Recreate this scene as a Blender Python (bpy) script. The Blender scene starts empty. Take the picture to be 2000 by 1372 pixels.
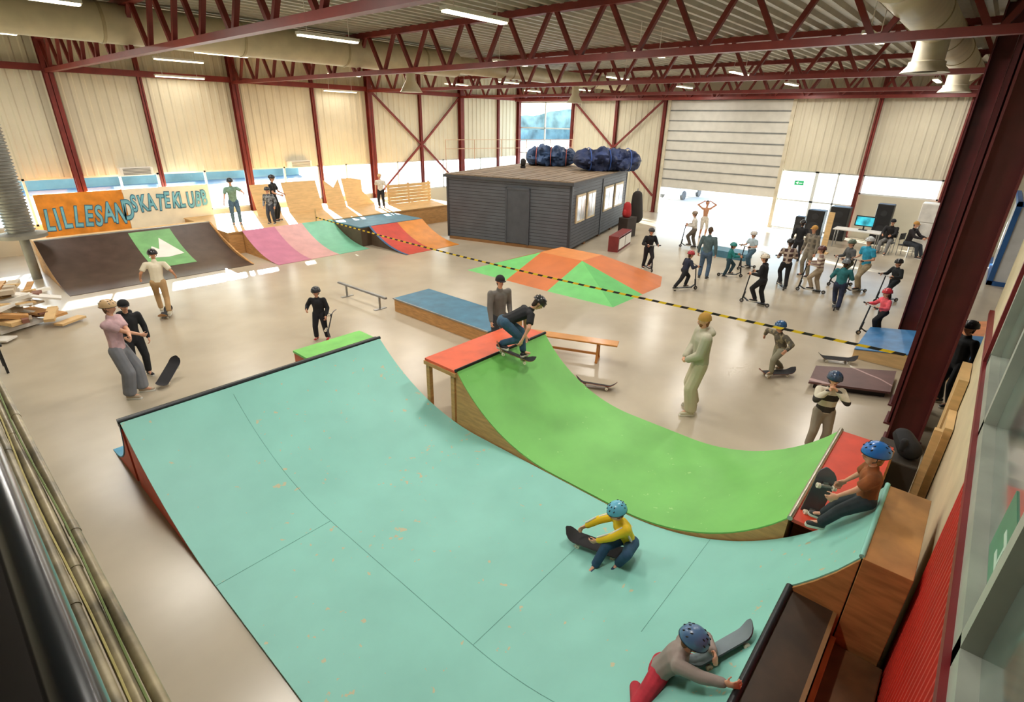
import bpy, math, random, mathutils
from mathutils import Vector, Matrix
random.seed(7)
V=Vector
SC=bpy.context.scene; COL=SC.collection
try:
    SC.view_settings.view_transform='Standard'; SC.view_settings.look='None'
except Exception as e: print(e)
# ---------------------------------------------------------------- camera
f=1025.0; p=math.radians(23.6); r=math.radians(1.2); yaw=math.radians(41.0); CAMH=4.6
F=V((math.cos(yaw),math.sin(yaw),0)); R=V((math.sin(yaw),-math.cos(yaw),0)); U=V((0,0,1))
up=U*math.cos(p)+F*math.sin(p); fw=F*math.cos(p)-U*math.sin(p)
ci=R*math.cos(r)+up*math.sin(r); cj=up*math.cos(r)-R*math.sin(r)
cam=bpy.data.cameras.new("camera"); cam.sensor_width=36; cam.lens=36*f/2000; cam.clip_start=.05; cam.clip_end=600
co=bpy.data.objects.new("camera",cam); COL.objects.link(co)
M=Matrix.Identity(4)
for k,c in enumerate((ci,cj,-fw)):
    for q in range(3): M[q][k]=c[q]
M[2][3]=CAMH
co.matrix_world=M; SC.camera=co
# ---------------------------------------------------------------- materials
def lin(c):
    if isinstance(c,str):
        c=tuple(int(c[k:k+2],16)/255 for k in (0,2,4))
    return tuple((x/12.92 if x<=.04045 else ((x+.055)/1.055)**2.4) for x in c)+(1,)
MC={}
def mat(col,rough=.55,metal=0,var=.08,scale=3,bump=0,bscale=30,coat=0,kind=None,col2=None,emit=0,th=.5):
    key=(col,rough,metal,var,scale,bump,bscale,coat,kind,col2,emit,th)
    if key in MC: return MC[key]
    m=bpy.data.materials.new("mat_%s_%s"%(kind or 'plain',col)); m.use_nodes=True
    nt=m.node_tree; N=nt.nodes; L=nt.links; b=N["Principled BSDF"]
    b.inputs["Roughness"].default_value=rough; b.inputs["Metallic"].default_value=metal
    b.inputs["Coat Weight"].default_value=coat
    if coat: b.inputs["Coat Roughness"].default_value=.15
    tc=N.new("ShaderNodeTexCoord"); no=N.new("ShaderNodeTexNoise"); no.inputs["Scale"].default_value=scale; no.inputs["Detail"].default_value=5
    mp=N.new("ShaderNodeMapping"); L.new(tc.outputs["Object"],mp.inputs[0])
    if kind=='wood': mp.inputs["Scale"].default_value=(1,1,9)
    if kind=='ply': mp.inputs["Scale"].default_value=(1,1,6)
    L.new(mp.outputs[0],no.inputs["Vector"])
    A=lin(col); mx=N.new("ShaderNodeMix"); mx.data_type='RGBA'
    lo=tuple(max(0,a*(1-2.2*var)) for a in A[:3])+(1,); hi=tuple(min(1,a*(1+1.6*var)) for a in A[:3])+(1,)
    mx.inputs[6].default_value=lo; mx.inputs[7].default_value=hi
    mr=N.new("ShaderNodeMapRange"); mr.inputs[1].default_value=.3; mr.inputs[2].default_value=.7
    L.new(no.outputs[0],mr.inputs[0]); L.new(mr.outputs[0],mx.inputs[0]); out=mx.outputs[2]
    def ov(fac,c2):
        nonlocal out
        m2=N.new("ShaderNodeMix"); m2.data_type='RGBA'; L.new(fac,m2.inputs[0]); L.new(out,m2.inputs[6]); m2.inputs[7].default_value=lin(c2); out=m2.outputs[2]
    def math_(op,a,bv=None):
        n=N.new("ShaderNodeMath"); n.operation=op
        if isinstance(a,(int,float)): n.inputs[0].default_value=a
        else: L.new(a,n.inputs[0])
        if bv is not None:
            if isinstance(bv,(int,float)): n.inputs[1].default_value=bv
            else: L.new(bv,n.inputs[1])
        return n.outputs[0]
    if kind=='scuff':
        n2=N.new("ShaderNodeTexNoise"); n2.inputs["Scale"].default_value=11; n2.inputs["Detail"].default_value=3; L.new(tc.outputs["Object"],n2.inputs["Vector"])
        n3=N.new("ShaderNodeTexNoise"); n3.inputs["Scale"].default_value=1.1; L.new(tc.outputs["Object"],n3.inputs["Vector"])
        s=math_('ADD',n2.outputs[0],math_('MULTIPLY',n3.outputs[0],.35)); g=math_('GREATER_THAN',s,th); ov(math_('MULTIPLY',g,.6),col2)
    if kind in('stripeY','stripeZ','stripeX'):
        sp=N.new("ShaderNodeSeparateXYZ"); L.new(tc.outputs["Object"],sp.inputs[0])
        a=sp.outputs[{'stripeY':1,'stripeZ':2,'stripeX':0}[kind]]
        if kind=='stripeY': a=math_('ADD',a,math_('MULTIPLY',sp.outputs[2],1.0))
        g=math_('GREATER_THAN',math_('FRACT',math_('MULTIPLY',a,th)),.5); ov(g,col2)
    if kind=='plaid':
        sp=N.new("ShaderNodeSeparateXYZ"); L.new(tc.outputs["Object"],sp.inputs[0])
        g=math_('GREATER_THAN',math_('FRACT',math_('MULTIPLY',sp.outputs[2],th)),.6); g2=math_('GREATER_THAN',math_('FRACT',math_('MULTIPLY',sp.outputs[1],th)),.6)
        ov(math_('MAXIMUM',g,g2),col2)
    if kind=='camo':
        n2=N.new("ShaderNodeTexNoise"); n2.inputs["Scale"].default_value=14; L.new(tc.outputs["Object"],n2.inputs["Vector"]); ov(math_('GREATER_THAN',n2.outputs[0],.52),col2)
    if kind=='swirl':
        w=N.new("ShaderNodeTexWave"); w.inputs["Scale"].default_value=.5; w.inputs["Distortion"].default_value=14; L.new(tc.outputs["Object"],w.inputs["Vector"]); ov(math_('MULTIPLY',math_('GREATER_THAN',w.outputs[1],.975),.7),col2)
    L.new(out,b.inputs["Base Color"])
    if emit: 
        L.new(out,b.inputs["Emission Color"]); b.inputs["Emission Strength"].default_value=emit
    if bump or kind=='clad':
        bp=N.new("ShaderNodeBump"); bp.inputs["Distance"].default_value=.02
        if kind=='clad':
            sp=N.new("ShaderNodeSeparateXYZ"); L.new(tc.outputs["Object"],sp.inputs[0])
            h=math_('FRACT',math_('MULTIPLY',sp.outputs[2],8)); bp.inputs["Strength"].default_value=.9; L.new(h,bp.inputs["Height"])
            g=math_('LESS_THAN',h,.12); ov(g,'1c1e22'); L.new(out,b.inputs["Base Color"])
        else:
            n4=N.new("ShaderNodeTexNoise"); n4.inputs["Scale"].default_value=bscale; L.new(mp.outputs[0],n4.inputs["Vector"])
            bp.inputs["Strength"].default_value=bump; L.new(n4.outputs[0],bp.inputs["Height"])
        L.new(bp.outputs[0],b.inputs["Normal"])
    MC[key]=m; return m
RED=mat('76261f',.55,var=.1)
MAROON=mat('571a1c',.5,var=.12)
CREAM=mat('d3cbb4',.6,var=.03,scale=1)
PLY=mat('c4935a',.65,kind='ply',var=.1,scale=4)
PLYL=mat('dab680',.65,kind='ply',var=.06,scale=3)
WOOD=mat('a9713d',.55,kind='wood',var=.18,scale=4)
DARK=mat('1b1a1c',.45)
METAL=mat('9a9a98',.35,metal=.8)
WHITE=mat('e6e2da',.5,var=.03)
BLACK=mat('141416',.5)
# ---------------------------------------------------------------- mesh builder
class B:
    def __init__(s): s.v=[];s.f=[];s.mi=[];s.M=Matrix.Identity(4)
    def add(s,vs,fs,m=0):
        n=len(s.v); s.v+=[s.M@V(v) for v in vs]; s.f+=[[n+i for i in q] for q in fs]; s.mi+=[m]*len(fs); return s
    def box(s,a,b,m=0):
        x0,y0,z0=a;x1,y1,z1=b
        return s.add([(x0,y0,z0),(x1,y0,z0),(x1,y1,z0),(x0,y1,z0),(x0,y0,z1),(x1,y0,z1),(x1,y1,z1),(x0,y1,z1)],[(3,2,1,0),(4,5,6,7),(0,1,5,4),(1,2,6,5),(2,3,7,6),(3,0,4,7)],m)
    def beam(s,p,q,w,h,m=0,upv=(0,0,1)):
        p=V(p);q=V(q);d=(q-p).normalized();a=d.cross(V(upv))
        if a.length<1e-3:a=d.cross(V((1,0,0)))
        a.normalize();c=a.cross(d).normalized();a=a*w/2;c=c*h/2
        return s.add([p-a-c,p+a-c,p+a+c,p-a+c,q-a-c,q+a-c,q+a+c,q-a+c],[(3,2,1,0),(4,5,6,7),(0,1,5,4),(1,2,6,5),(2,3,7,6),(3,0,4,7)],m)
    def cap(s,a,b,ra,rb=None,side=None,su=1,n=10,m=0,hem=3,flat=1):
        a=V(a);b=V(b);rb=ra if rb is None else rb
        d=b-a
        d=d.normalized() if d.length>1e-6 else V((0,0,1))
        if side is None: side=V((1,0,0)) if abs(d.x)<.8 else V((0,1,0))
        side=V(side); u=side-d*side.dot(d)
        if u.length<1e-4: u=d.orthogonal()
        u.normalize(); w=d.cross(u)
        vs=[a-d*ra*flat];rings=[]
        for k in range(1,hem+1):
            t=math.pi/2*(1-k/hem); rings.append((a-d*ra*math.sin(t)*flat,ra*math.cos(t)))
        for k in range(hem):
            t=math.pi/2*(k/hem); rings.append((b+d*rb*math.sin(t)*flat,rb*math.cos(t)))
        for c,rr in rings:
            for k in range(n):
                q=2*math.pi*k/n; vs.append(c+u*(math.cos(q)*rr*su)+w*(math.sin(q)*rr))
        vs.append(b+d*rb*flat); fs=[]
        for k in range(n): fs.append((0,1+(k+1)%n,1+k))
        for j in range(len(rings)-1):
            for k in range(n):
                A=1+j*n+k;Bq=1+j*n+(k+1)%n; fs.append((A,Bq,Bq+n,A+n))
        e=1+(len(rings)-1)*n;l=len(vs)-1
        for k in range(n): fs.append((l,e+k,e+(k+1)%n))
        return s.add(vs,fs,m)
    def cyl(s,p,q,r1,r2=None,n=14,m=0,closed=True):
        p=V(p);q=V(q);r2=r1 if r2 is None else r2;d=(q-p).normalized();u=d.orthogonal().normalized();w=d.cross(u);vs=[]
        for c,rr in((p,r1),(q,r2)):
            for k in range(n):
                t=2*math.pi*k/n; vs.append(c+(u*math.cos(t)+w*math.sin(t))*rr)
        fs=[(k,(k+1)%n,n+(k+1)%n,n+k) for k in range(n)]
        if closed: fs+=[tuple(range(n-1,-1,-1)),tuple(range(n,2*n))]
        return s.add(vs,fs,m)
    def prism(s,poly,axis,a0,a1,m=0):
        n=len(poly)
        mk=(lambda t,a:(a,t[0],t[1])) if axis=='x' else ((lambda t,a:(t[0],a,t[1])) if axis=='y' else (lambda t,a:(t[0],t[1],a)))
        vs=[mk(t,a0) for t in poly]+[mk(t,a1) for t in poly]
        fs=[(k,(k+1)%n,n+(k+1)%n,n+k) for k in range(n)]+[tuple(range(n-1,-1,-1)),tuple(range(n,2*n))]
        return s.add(vs,fs,m)
    def strip(s,top,bot,axis,a0,a1,m=0):
        mk=(lambda t,a:(a,t[0],t[1])) if axis=='x' else (lambda t,a:(t[0],a,t[1]))
        n=len(top); vs=[mk(t,a0) for t in top]+[mk(t,a1) for t in top]+[mk(t,a0) for t in bot]+[mk(t,a1) for t in bot]; fs=[]
        for k in range(n-1):
            fs+=[(k,k+1,n+k+1,n+k),(2*n+k,3*n+k,3*n+k+1,2*n+k+1),(k,2*n+k,2*n+k+1,k+1),(n+k,n+k+1,3*n+k+1,3*n+k)]
        fs+=[(0,n,3*n,2*n),(n-1,3*n-1,4*n-1,2*n-1)]
        return s.add(vs,fs,m)
    def lathe(s,pts,c=(0,0,0),n=20,m=0,sx=1,sy=1):
        c=V(c);vs=[];fs=[]
        for rr,z in pts:
            for k in range(n):
                t=2*math.pi*k/n; vs.append(c+V((rr*sx*math.cos(t),rr*sy*math.sin(t),z)))
        for j in range(len(pts)-1):
            for k in range(n):
                a=j*n+k;b=j*n+(k+1)%n; fs.append((a,b,b+n,a+n))
        return s.add(vs,fs,m)
    def obj(s,name,mats,parent=None,smooth=False,bevel=0,label=None,cat=None,kind=None,group=None):
        me=bpy.data.meshes.new(name); me.from_pydata([tuple(v) for v in s.v],[],s.f)
        if not isinstance(mats,(list,tuple)): mats=[mats]
        for m in mats: me.materials.append(m)
        for pl,mi in zip(me.polygons,s.mi): pl.material_index=mi
        me.update()
        if smooth:
            for pl in me.polygons: pl.use_smooth=True
            try: me.set_sharp_from_angle(angle=math.radians(40))
            except Exception: pass
        ob=bpy.data.objects.new(name,me); COL.objects.link(ob)
        if bevel:
            bm=ob.modifiers.new("bevel",'BEVEL'); bm.width=bevel; bm.segments=2; bm.limit_method='ANGLE'
        return tag(ob,parent,label,cat,kind,group)
def tag(ob,parent=None,label=None,cat=None,kind=None,group=None):
    if parent is not None:
        ob.parent=parent
        ob.matrix_parent_inverse=Matrix.Translation(-WL[parent.name])
        WL[ob.name]=WL[parent.name]
    else: WL[ob.name]=V((0,0,0))
    if label: ob["label"]=label
    if cat: ob["category"]=cat
    if kind: ob["kind"]=kind
    if group: ob["group"]=group
    return ob
WL={}
def thing(name,loc,label,cat,group=None):
    e=bpy.data.objects.new(name,None); e.empty_display_size=.2; e.location=loc; COL.objects.link(e)
    WL[e.name]=V(loc); e["label"]=label; e["category"]=cat
    if group: e["group"]=group
    return e
def bake(b,name,m,vox,sm,parent,fac=.5):
    me=bpy.data.meshes.new(name); me.from_pydata([tuple(v) for v in b.v],[],b.f); me.update()
    ob=bpy.data.objects.new(name,me); COL.objects.link(ob)
    rm=ob.modifiers.new("r",'REMESH'); rm.mode='VOXEL'; rm.voxel_size=vox; rm.use_smooth_shade=True
    s=ob.modifiers.new("s",'SMOOTH'); s.factor=fac; s.iterations=sm
    dg=bpy.context.evaluated_depsgraph_get(); me2=bpy.data.meshes.new_from_object(ob.evaluated_get(dg))
    ob.modifiers.clear(); ob.data=me2; me2.name=name; me2.materials.clear(); me2.materials.append(m)
    for pl in me2.polygons: pl.use_smooth=True; pl.material_index=0
    bpy.data.meshes.remove(me)
    return tag(ob,parent)
# ---------------------------------------------------------------- people
SKIN='d9a283'
def ik(a,t,l1,l2,pole):
    d=t-a; D=d.length; D=max(min(D,(l1+l2)*.995),abs(l1-l2)*1.05+1e-3); dn=d.normalized()
    x=(l1*l1-l2*l2+D*D)/(2*D); h=math.sqrt(max(l1*l1-x*x,0)); pp=pole-dn*pole.dot(dn)
    pp=pp.normalized() if pp.length>1e-4 else dn.orthogonal().normalized()
    return a+dn*x+pp*h, a+dn*D
def person(label,loc,face,H,top,bot,head=('helmet','222222'),shoes='333333',skin=SKIN,sleeve='long',wide=0,puff=0,vox=.014,group=None,hood=False,topkw=None,face_world=False,legs='long',**k):
    loc=V(loc); ang=math.radians(face if face_world else face-49)
    fx=V((math.cos(ang),math.sin(ang),0)); lf=V((-math.sin(ang),math.cos(ang),0))
    e=thing("person",loc,label,"person",group)
    def get(key,df):
        if key+'w' in k: return V(k[key+'w'])
        q=k.get(key,df); return loc+(fx*q[0]+lf*q[1]+U*q[2])*H
    def vec(key,df):
        if key+'w' in k: return V(k[key+'w'])
        q=k.get(key,df); return fx*q[0]+lf*q[1]+U*q[2]
    kid=H<1.5
    hh=.15+.045*H; s=H/1.75; s2=s*(1.15 if kid else 1.03)
    hipz=.50*H; T=H-hh-.045*H-hipz
    pel=get('pel',(0,0,.515)); ln=vec('lean',(0.04,0,1)).normalized()
    tw=math.radians(k.get('twist',0)); sd=lf*math.cos(tw)-fx*math.sin(tw); sd=(sd-ln*sd.dot(ln)).normalized()
    chest=pel+ln*T; fr=sd.cross(ln)
    shw=.112*H; sh={1:chest+sd*shw-ln*.03*H,-1:chest-sd*shw-ln*.03*H}
    hp={1:pel+lf*.052*H,-1:pel-lf*.052*H}
    fo={1:get('fL',(0,.07,0)),-1:get('fR',(0,-.07,0))}
    ha={1:get('hL',(.04,.16,.50)),-1:get('hR',(.04,-.16,.50))}
    kn={};an={};el={};wr={}
    kp={1:vec('kL',(1,.15,.1)),-1:vec('kR',(1,-.15,.1))}
    ep={1:vec('eL',(-1,.5,-.4)),-1:vec('eR',(-1,-.5,-.4))}
    for q in(1,-1):
        kn[q],an[q]=ik(hp[q],fo[q]+U*.05*H,.245*H,.235*H,kp[q])
        el[q],wr[q]=ik(sh[q],ha[q],.165*H,.15*H,ep[q])
    hd=(ln*.5+U*.5).normalized(); hd=vec('headup',(0,0,0)).normalized() if ('headup' in k or 'headupw' in k) else hd
    ly,lp=k.get('look',(0,-8)); a2=ang+math.radians(ly); lk=V((math.cos(a2),math.sin(a2),0))*math.cos(math.radians(lp))+U*math.sin(math.radians(lp))
    hf=(lk-hd*lk.dot(hd)).normalized(); hs=hd.cross(hf)
    c=chest+hd*(.045*H+hh*.46)+hf*.1*hh
    b=B()
    b.cap(pel,pel+ln*T*.35,.088*s2,.078*s2,sd,1.45)
    b.cap(pel+ln*T*.35,chest-ln*.07*H,.078*s2,.098*s2,sd,1.45)
    b.cap(sh[1]-ln*.01*H,sh[-1]-ln*.01*H,.052*s2)
    b.cap(chest-ln*.03*H,c-hd*.2*hh,.05*s2,.045*s2)
    for q in(1,-1):
        b.cap(hp[q],kn[q],.082*s2,.052*s2); b.cap(kn[q],kn[q]+(an[q]-kn[q])*.35,.05*s2,.053*s2); b.cap(kn[q]+(an[q]-kn[q])*.35,an[q],.053*s2,.033*s2)
        b.cap(an[q],an[q]+fx*.07*H-U*.02*H,.032*s2,.026*s2)
        b.cap(sh[q],el[q],.046*s2,.036*s2); b.cap(el[q],wr[q],.036*s2,.024*s2)
        fd=(wr[q]-el[q]).normalized(); hdv=vec('hdL' if q==1 else 'hdR',(0,0,0))
        if hdv.length>.1: fd=hdv.normalized()
        pn=(-sd*q*.8-fx*.2) if 'pn' not in k else V(k['pn']); pn=(pn-fd*pn.dot(fd)); pn=pn.normalized() if pn.length>1e-3 else fd.orthogonal().normalized()
        ws=fd.cross(pn)*q; ks=.8+.2*s if kid else 1; ks*=.95; rf=max(.0088*ks,vox*.72)
        if k.get('pocket'): b.cap(wr[q],wr[q]+fd*.07,.028*s2); continue
        b.cap(wr[q]+fd*.02*ks,wr[q]+fd*.075*ks,.019*ks,.017*ks,ws,2.0)
        cu=k.get('curl',.7)
        for n_,(o,ln_) in enumerate(((-.030,.062),(-.010,.072),(.011,.068),(.031,.052))):
            a0=wr[q]+fd*.08*ks+ws*o*ks*1.1; d1=(fd+pn*cu*.6+ws*o*4).normalized(); d2=(fd*max(.1,1-cu)+pn*cu*1.5).normalized()
            a1=a0+d1*ln_*ks*.55; b.cap(a0,a1,rf,n=6,hem=2); b.cap(a1,a1+d2*ln_*ks*.5,rf,rf*.85,n=6,hem=2)
        thd=(fd*.7-ws*.9*(1)+pn*.5).normalized(); a0=wr[q]+fd*.03*ks-ws*.025*ks; b.cap(a0,a0+thd*.035*ks,rf*1.15,n=6,hem=2); b.cap(a0+thd*.035*ks,a0+thd*.035*ks+(thd+fd*.6).normalized()*.03*ks,rf,n=6,hem=2)
    b.cap(c+hd*.1*hh-hf*.08*hh,c+hd*.12*hh+hf*.04*hh,.375*hh,.36*hh,hs,.9,n=14,hem=4)
    b.cap(c+hf*.06*hh-hd*.02*hh,c-hd*.33*hh+hf*.13*hh,.31*hh,.17*hh,hs,.95,n=12)
    b.cap(c+hf*.36*hh+hd*.03*hh,c+hf*.44*hh-hd*.1*hh,.035*hh,.06*hh,n=8)
    b.cap(c+hf*.3*hh-hd*.23*hh,c+hf*.31*hh-hd*.24*hh,.09*hh,n=8)
    for q in(1,-1): b.cap(c+hs*q*.34*hh+hd*.05*hh,c+hs*q*.35*hh-hd*.08*hh,.07*hh,.05*hh,n=8)
    bake(b,"body",mat(skin,.5,var=.05,scale=8),vox,2,e,.4)
    near=vox<.0125
    for q in(1,-1):
        o=c+hf*.325*hh+hs*q*.13*hh+hd*.03*hh
        x=B(); x.cap(o,o+hf*.01*hh,.05*hh,n=8,m=0); x.cap(o+hf*.035*hh,o+hf*.037*hh,.026*hh,n=8,m=1); x.obj("eye",[WHITE if near else DARK,DARK],e,True)
    x=B(); x.cap(c+hf*.385*hh-hd*.215*hh-hs*.07*hh,c+hf*.385*hh-hd*.215*hh+hs*.07*hh,.022*hh,n=8); x.obj("mouth",mat('a0524a',.5),e,True)
    g=.02+puff; b=B()
    b.cap(pel+ln*.01*H,pel+ln*T*.35,.088*s2+g,.082*s2+g,sd,1.42); b.cap(pel+ln*T*.3,chest-ln*.08*H,.082*s2+g,.1*s2+g,sd,1.4)
    b.cap(sh[1]-ln*.01*H,sh[-1]-ln*.01*H,.052*s2+g*.8); b.cap(chest-ln*.05*H,chest+ln*.012*H,.07*s2,.055*s2+g*.3)
    for q in(1,-1):
        if sleeve=='none': continue
        if sleeve=='long': b.cap(sh[q],el[q],.048*s2+g,.038*s2+g); b.cap(el[q],el[q]+(wr[q]-el[q])*.93,.038*s2+g,.027*s2+g*.8)
        else: b.cap(sh[q],sh[q]+(el[q]-sh[q])*.7,.048*s2+g,.046*s2+g,flat=.35)
    if hood: b.cap(chest-fr*.06*H+sd*.05*H,chest-fr*.06*H-sd*.05*H,.06*s2)
    if sleeve!='none':
        if isinstance(top,str): top=mat(top,.85,var=.12,scale=12)
        bake(b,"shirt",top,vox,4,e)
    if k.get('stripe'):
        for q in(1,-1):
            x=B(); o1=sd*q*(.12*s2+g)*1.18
            x.cap(pel+ln*T*.1+o1*.92,chest-ln*.12*H+o1*1.0,.012,n=8); x.obj("jacket_stripe",WHITE,e,True)
            for (aa,bb_) in ((sh[q],el[q]),(el[q],wr[q])):
                dd=(bb_-aa).normalized(); oo=(U-dd*U.dot(dd)).normalized()*(.046*s2+g*.75)
                x=B(); x.cap(aa+oo+dd*.02,bb_+oo*.86-dd*.02,.010,n=8); x.obj("jacket_stripe",WHITE,e,True)
    g=.016; b=B(); b.cap(pel-ln*.015*H,pel+ln*.045*H,.092*s2+g,.085*s2+g,sd,1.4)
    for q in(1,-1):
        b.cap(hp[q],kn[q],.086*s2+g,.056*s2+g+wide)
        if legs=='long': b.cap(kn[q],kn[q]+(an[q]-kn[q])*.93,.056*s2+g+wide,.045*s2+g+wide*1.2,flat=.5)
    if isinstance(bot,str): bot=mat(bot,.85,var=.12,scale=12)
    bake(b,"trousers",bot,vox,4,e)
    fl={1:vec('tL',(1,.15,0)).normalized(),-1:vec('tR',(1,-.15,0)).normalized()}
    for q in(1,-1):
        t=fl[q]; A=an[q]-U*.022*H; su=t.cross(U)
        x=B(); x.cap(A-t*.02*H,A+t*.085*H-U*.006*H,.031*s2+.008,.025*s2+.008,su,1.05,n=12)
        x.cap(A+U*.02*H,A-U*.0*H,.034*s2+.008,n=12)
        x.cap(A-t*.02*H-U*.022*H,A+t*.09*H-U*.022*H,.036*s2+.004,.034*s2+.004,su,1,n=12,m=1,hem=2)
        x.obj("shoe",[mat(shoes,.6),mat('ddd8cc',.6)],e,True)
    kind,hc=head[0],head[1]
    Mh=Matrix.Identity(4)
    for kk,cc in enumerate((hf,hs,hd)):
        for qq in range(3): Mh[qq][kk]=cc[qq]
    o=c+hd*.13*hh-hf*.04*hh
    for qq in range(3): Mh[qq][3]=o[qq]
    x=B(); x.M=Mh; sx,sy=1.08,.94
    if kind=='helmet':
        rr=.53*hh; P=[(rr*math.sin(t),rr*.95*math.cos(t)) for t in [math.radians(a) for a in (0.5,15,30,45,60,75,90,98)]]
        P+=[(rr*.94,-.16*rr),(rr*.86,-.1*rr),(rr*.8,.3*rr)]
        x.lathe(P,n=26,sx=sx,sy=sy)
        x.lathe([(rr*.97,-.17*rr),(rr*1.02,-.14*rr),(rr*1.02,-.08*rr)],n=26,sx=sx,sy=sy,m=1)
        for a in(-50,-18,18,50):
            for b_ in(38,62):
                t=math.radians(b_); q=V((math.sin(t)*math.cos(math.radians(a)),math.sin(t)*math.sin(math.radians(a)),math.cos(t)*.95))*rr
                for sg in(1,-1):
                    qq=V((q.x*sg*sx,q.y*sy,q.z)); x.cap(qq-V((.05*rr*sg,0,-.03*rr)),qq+V((.05*rr*sg,0,-.03*rr)),.05*rr,n=6,hem=2,m=1)
        x.obj("helmet",[mat(hc,.35,coat=.3,var=.03),BLACK],e,True)
        if near or vox<.016:
            x=B()
            ch=c-hd*.46*hh+hf*.12*hh
            for q in(1,-1):
                x.cap(c+hs*q*.40*hh+hd*.05*hh,c+hs*q*.33*hh-hd*.2*hh,.022*hh,n=6,hem=2); x.cap(c+hs*q*.33*hh-hd*.2*hh,ch,.022*hh,n=6,hem=2)
            x.obj("chin_strap",BLACK,e,True)
    elif kind in('cap','beanie'):
        rr=.44*hh; P=[(rr*math.sin(t),rr*(1.0 if kind=='cap' else 1.1)*math.cos(t)) for t in [math.radians(a) for a in (0.5,15,30,45,60,75,90)]]+[(rr*1.03,-.15*rr),(rr*.95,-.15*rr)]
        x.lathe(P,n=22,sx=1.06,sy=.95)
        if kind=='cap':
            x.cap((rr*.9,0,-.08*rr),(rr*1.45,0,-.2*rr),.03*rr,.03*rr,(0,1,0),1,n=8); 
            for q in(-.5,-.25,0,.25,.5): x.cap((rr*.8,q*rr,-.06*rr),(rr*(1.5-abs(q)*.5),q*rr,-.16*rr),.045*rr,side=(0,1,0),su=4,n=8,hem=2)
        x.obj("cap" if kind=='cap' else "beanie",mat(hc,.85),e,True)
    if kind=='hair' or len(head)>2:
        hc2=head[2] if len(head)>2 else hc
        b=B(); b.cap(c+hd*.17*hh-hf*.12*hh,c+hd*.2*hh+hf*.0*hh,.39*hh,.35*hh,hs,.93,n=14); b.cap(c-hf*.2*hh+hd*.1*hh,c-hf*.2*hh-hd*(.22 if kind!='helmet' else .3)*hh,.3*hh,.2*hh,hs,1.1)
        if kind!='hair': b=B(); b.cap(c-hf*.2*hh+hd*.05*hh,c-hf*.22*hh-hd*.35*hh,.26*hh,.16*hh,hs,1.25)
        bake(b,"hair",mat(hc2,.8,var=.2,scale=40),max(vox,.01),2,e)
    if k.get('beard'):
        b=B(); b.cap(c-hd*.3*hh+hf*.17*hh,c-hd*.38*hh+hf*.17*hh,.17*hh,.13*hh,hs,1.25); bake(b,"beard",mat('8a5a35',.9),.01,1,e)
    return e
# ---------------------------------------------------------------- skateboard, scooter
def rotM(center,xdir,updir=(0,0,1)):
    x=V(xdir).normalized(); z=V(updir); z=(z-x*z.dot(x)).normalized(); y=z.cross(x); m=Matrix.Identity(4)
    for kk,cc in enumerate((x,y,z)):
        for qq in range(3): m[qq][kk]=cc[qq]
    for qq in range(3): m[qq][3]=center[qq]
    return m
def skateboard(center,xdir,updir=(0,0,1),label="black skateboard with pale wheels lying on the floor",under='7a3b2a',wheel='e8dfc8',L=.78,W=.2,group=None,grip='2a292b'):
    e=thing("skateboard",center,label,"skateboard",group); m=rotM(center,xdir,updir)
    n=24;vs=[];fs=[];rows=5
    def zz(x):
        a=abs(x)-L*.31; return .085+(a*a*4.0+a*.12 if a>0 else 0)
    for lay in(0,1):
        for q in range(n+1):
            x=-L/2+L*q/n; a=L/2-W/2
            w=W/2 if abs(x)<=a else math.sqrt(max((W/2)**2-(abs(x)-a)**2,.0))
            w=max(w,.012)
            for j in range(rows):
                y=w*(2*j/(rows-1)-1); vs.append((x,y,zz(x)+.004*abs(y/(W/2))**2-lay*.012))
    o=(n+1)*rows
    for q in range(n):
        for j in range(rows-1):
            a=q*rows+j; fs.append((a,a+rows,a+rows+1,a+1)); fs.append((o+a,o+a+1,o+a+rows+1,o+a+rows))
        a=q*rows; fs.append((a,o+a,o+a+rows,a+rows)); a=q*rows+rows-1; fs.append((a,a+rows,o+a+rows,o+a))
    for a in(0,n*rows):
        for j in range(rows-1): fs.append((a+j,a+j+1,o+a+j+1,o+a+j))
    b=B();b.M=m;b.add(vs,fs)
    ob=b.obj("deck",[mat(grip,.9,bump=.2,bscale=400),mat(under,.4,coat=.3)],e,True)
    for pl in ob.data.polygons:
        nn=m.to_3x3().inverted()@pl.normal
        if nn.z<.3: pl.material_index=1
    for x in(-L*.27,L*.27):
        b=B();b.M=m; b.box((x-.03,-.025,.055),(x+.03,.025,.08)); b.cyl((x,-.07,.035),(x,.07,.035),.009); b.cap((x,-.03,.045),(x,.03,.045),.016); b.obj("truck",METAL,e,True)
        for y in(-.075,.075):
            b=B();b.M=m; b.cyl((x,y-.016,.03),(x,y+.016,.03),.028,n=16); b.cyl((x,y-.018,.03),(x,y+.018,.03),.01,n=8,m=1); b.obj("wheel",[mat(wheel,.5),METAL],e,True,bevel=.004)
    return e
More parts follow.
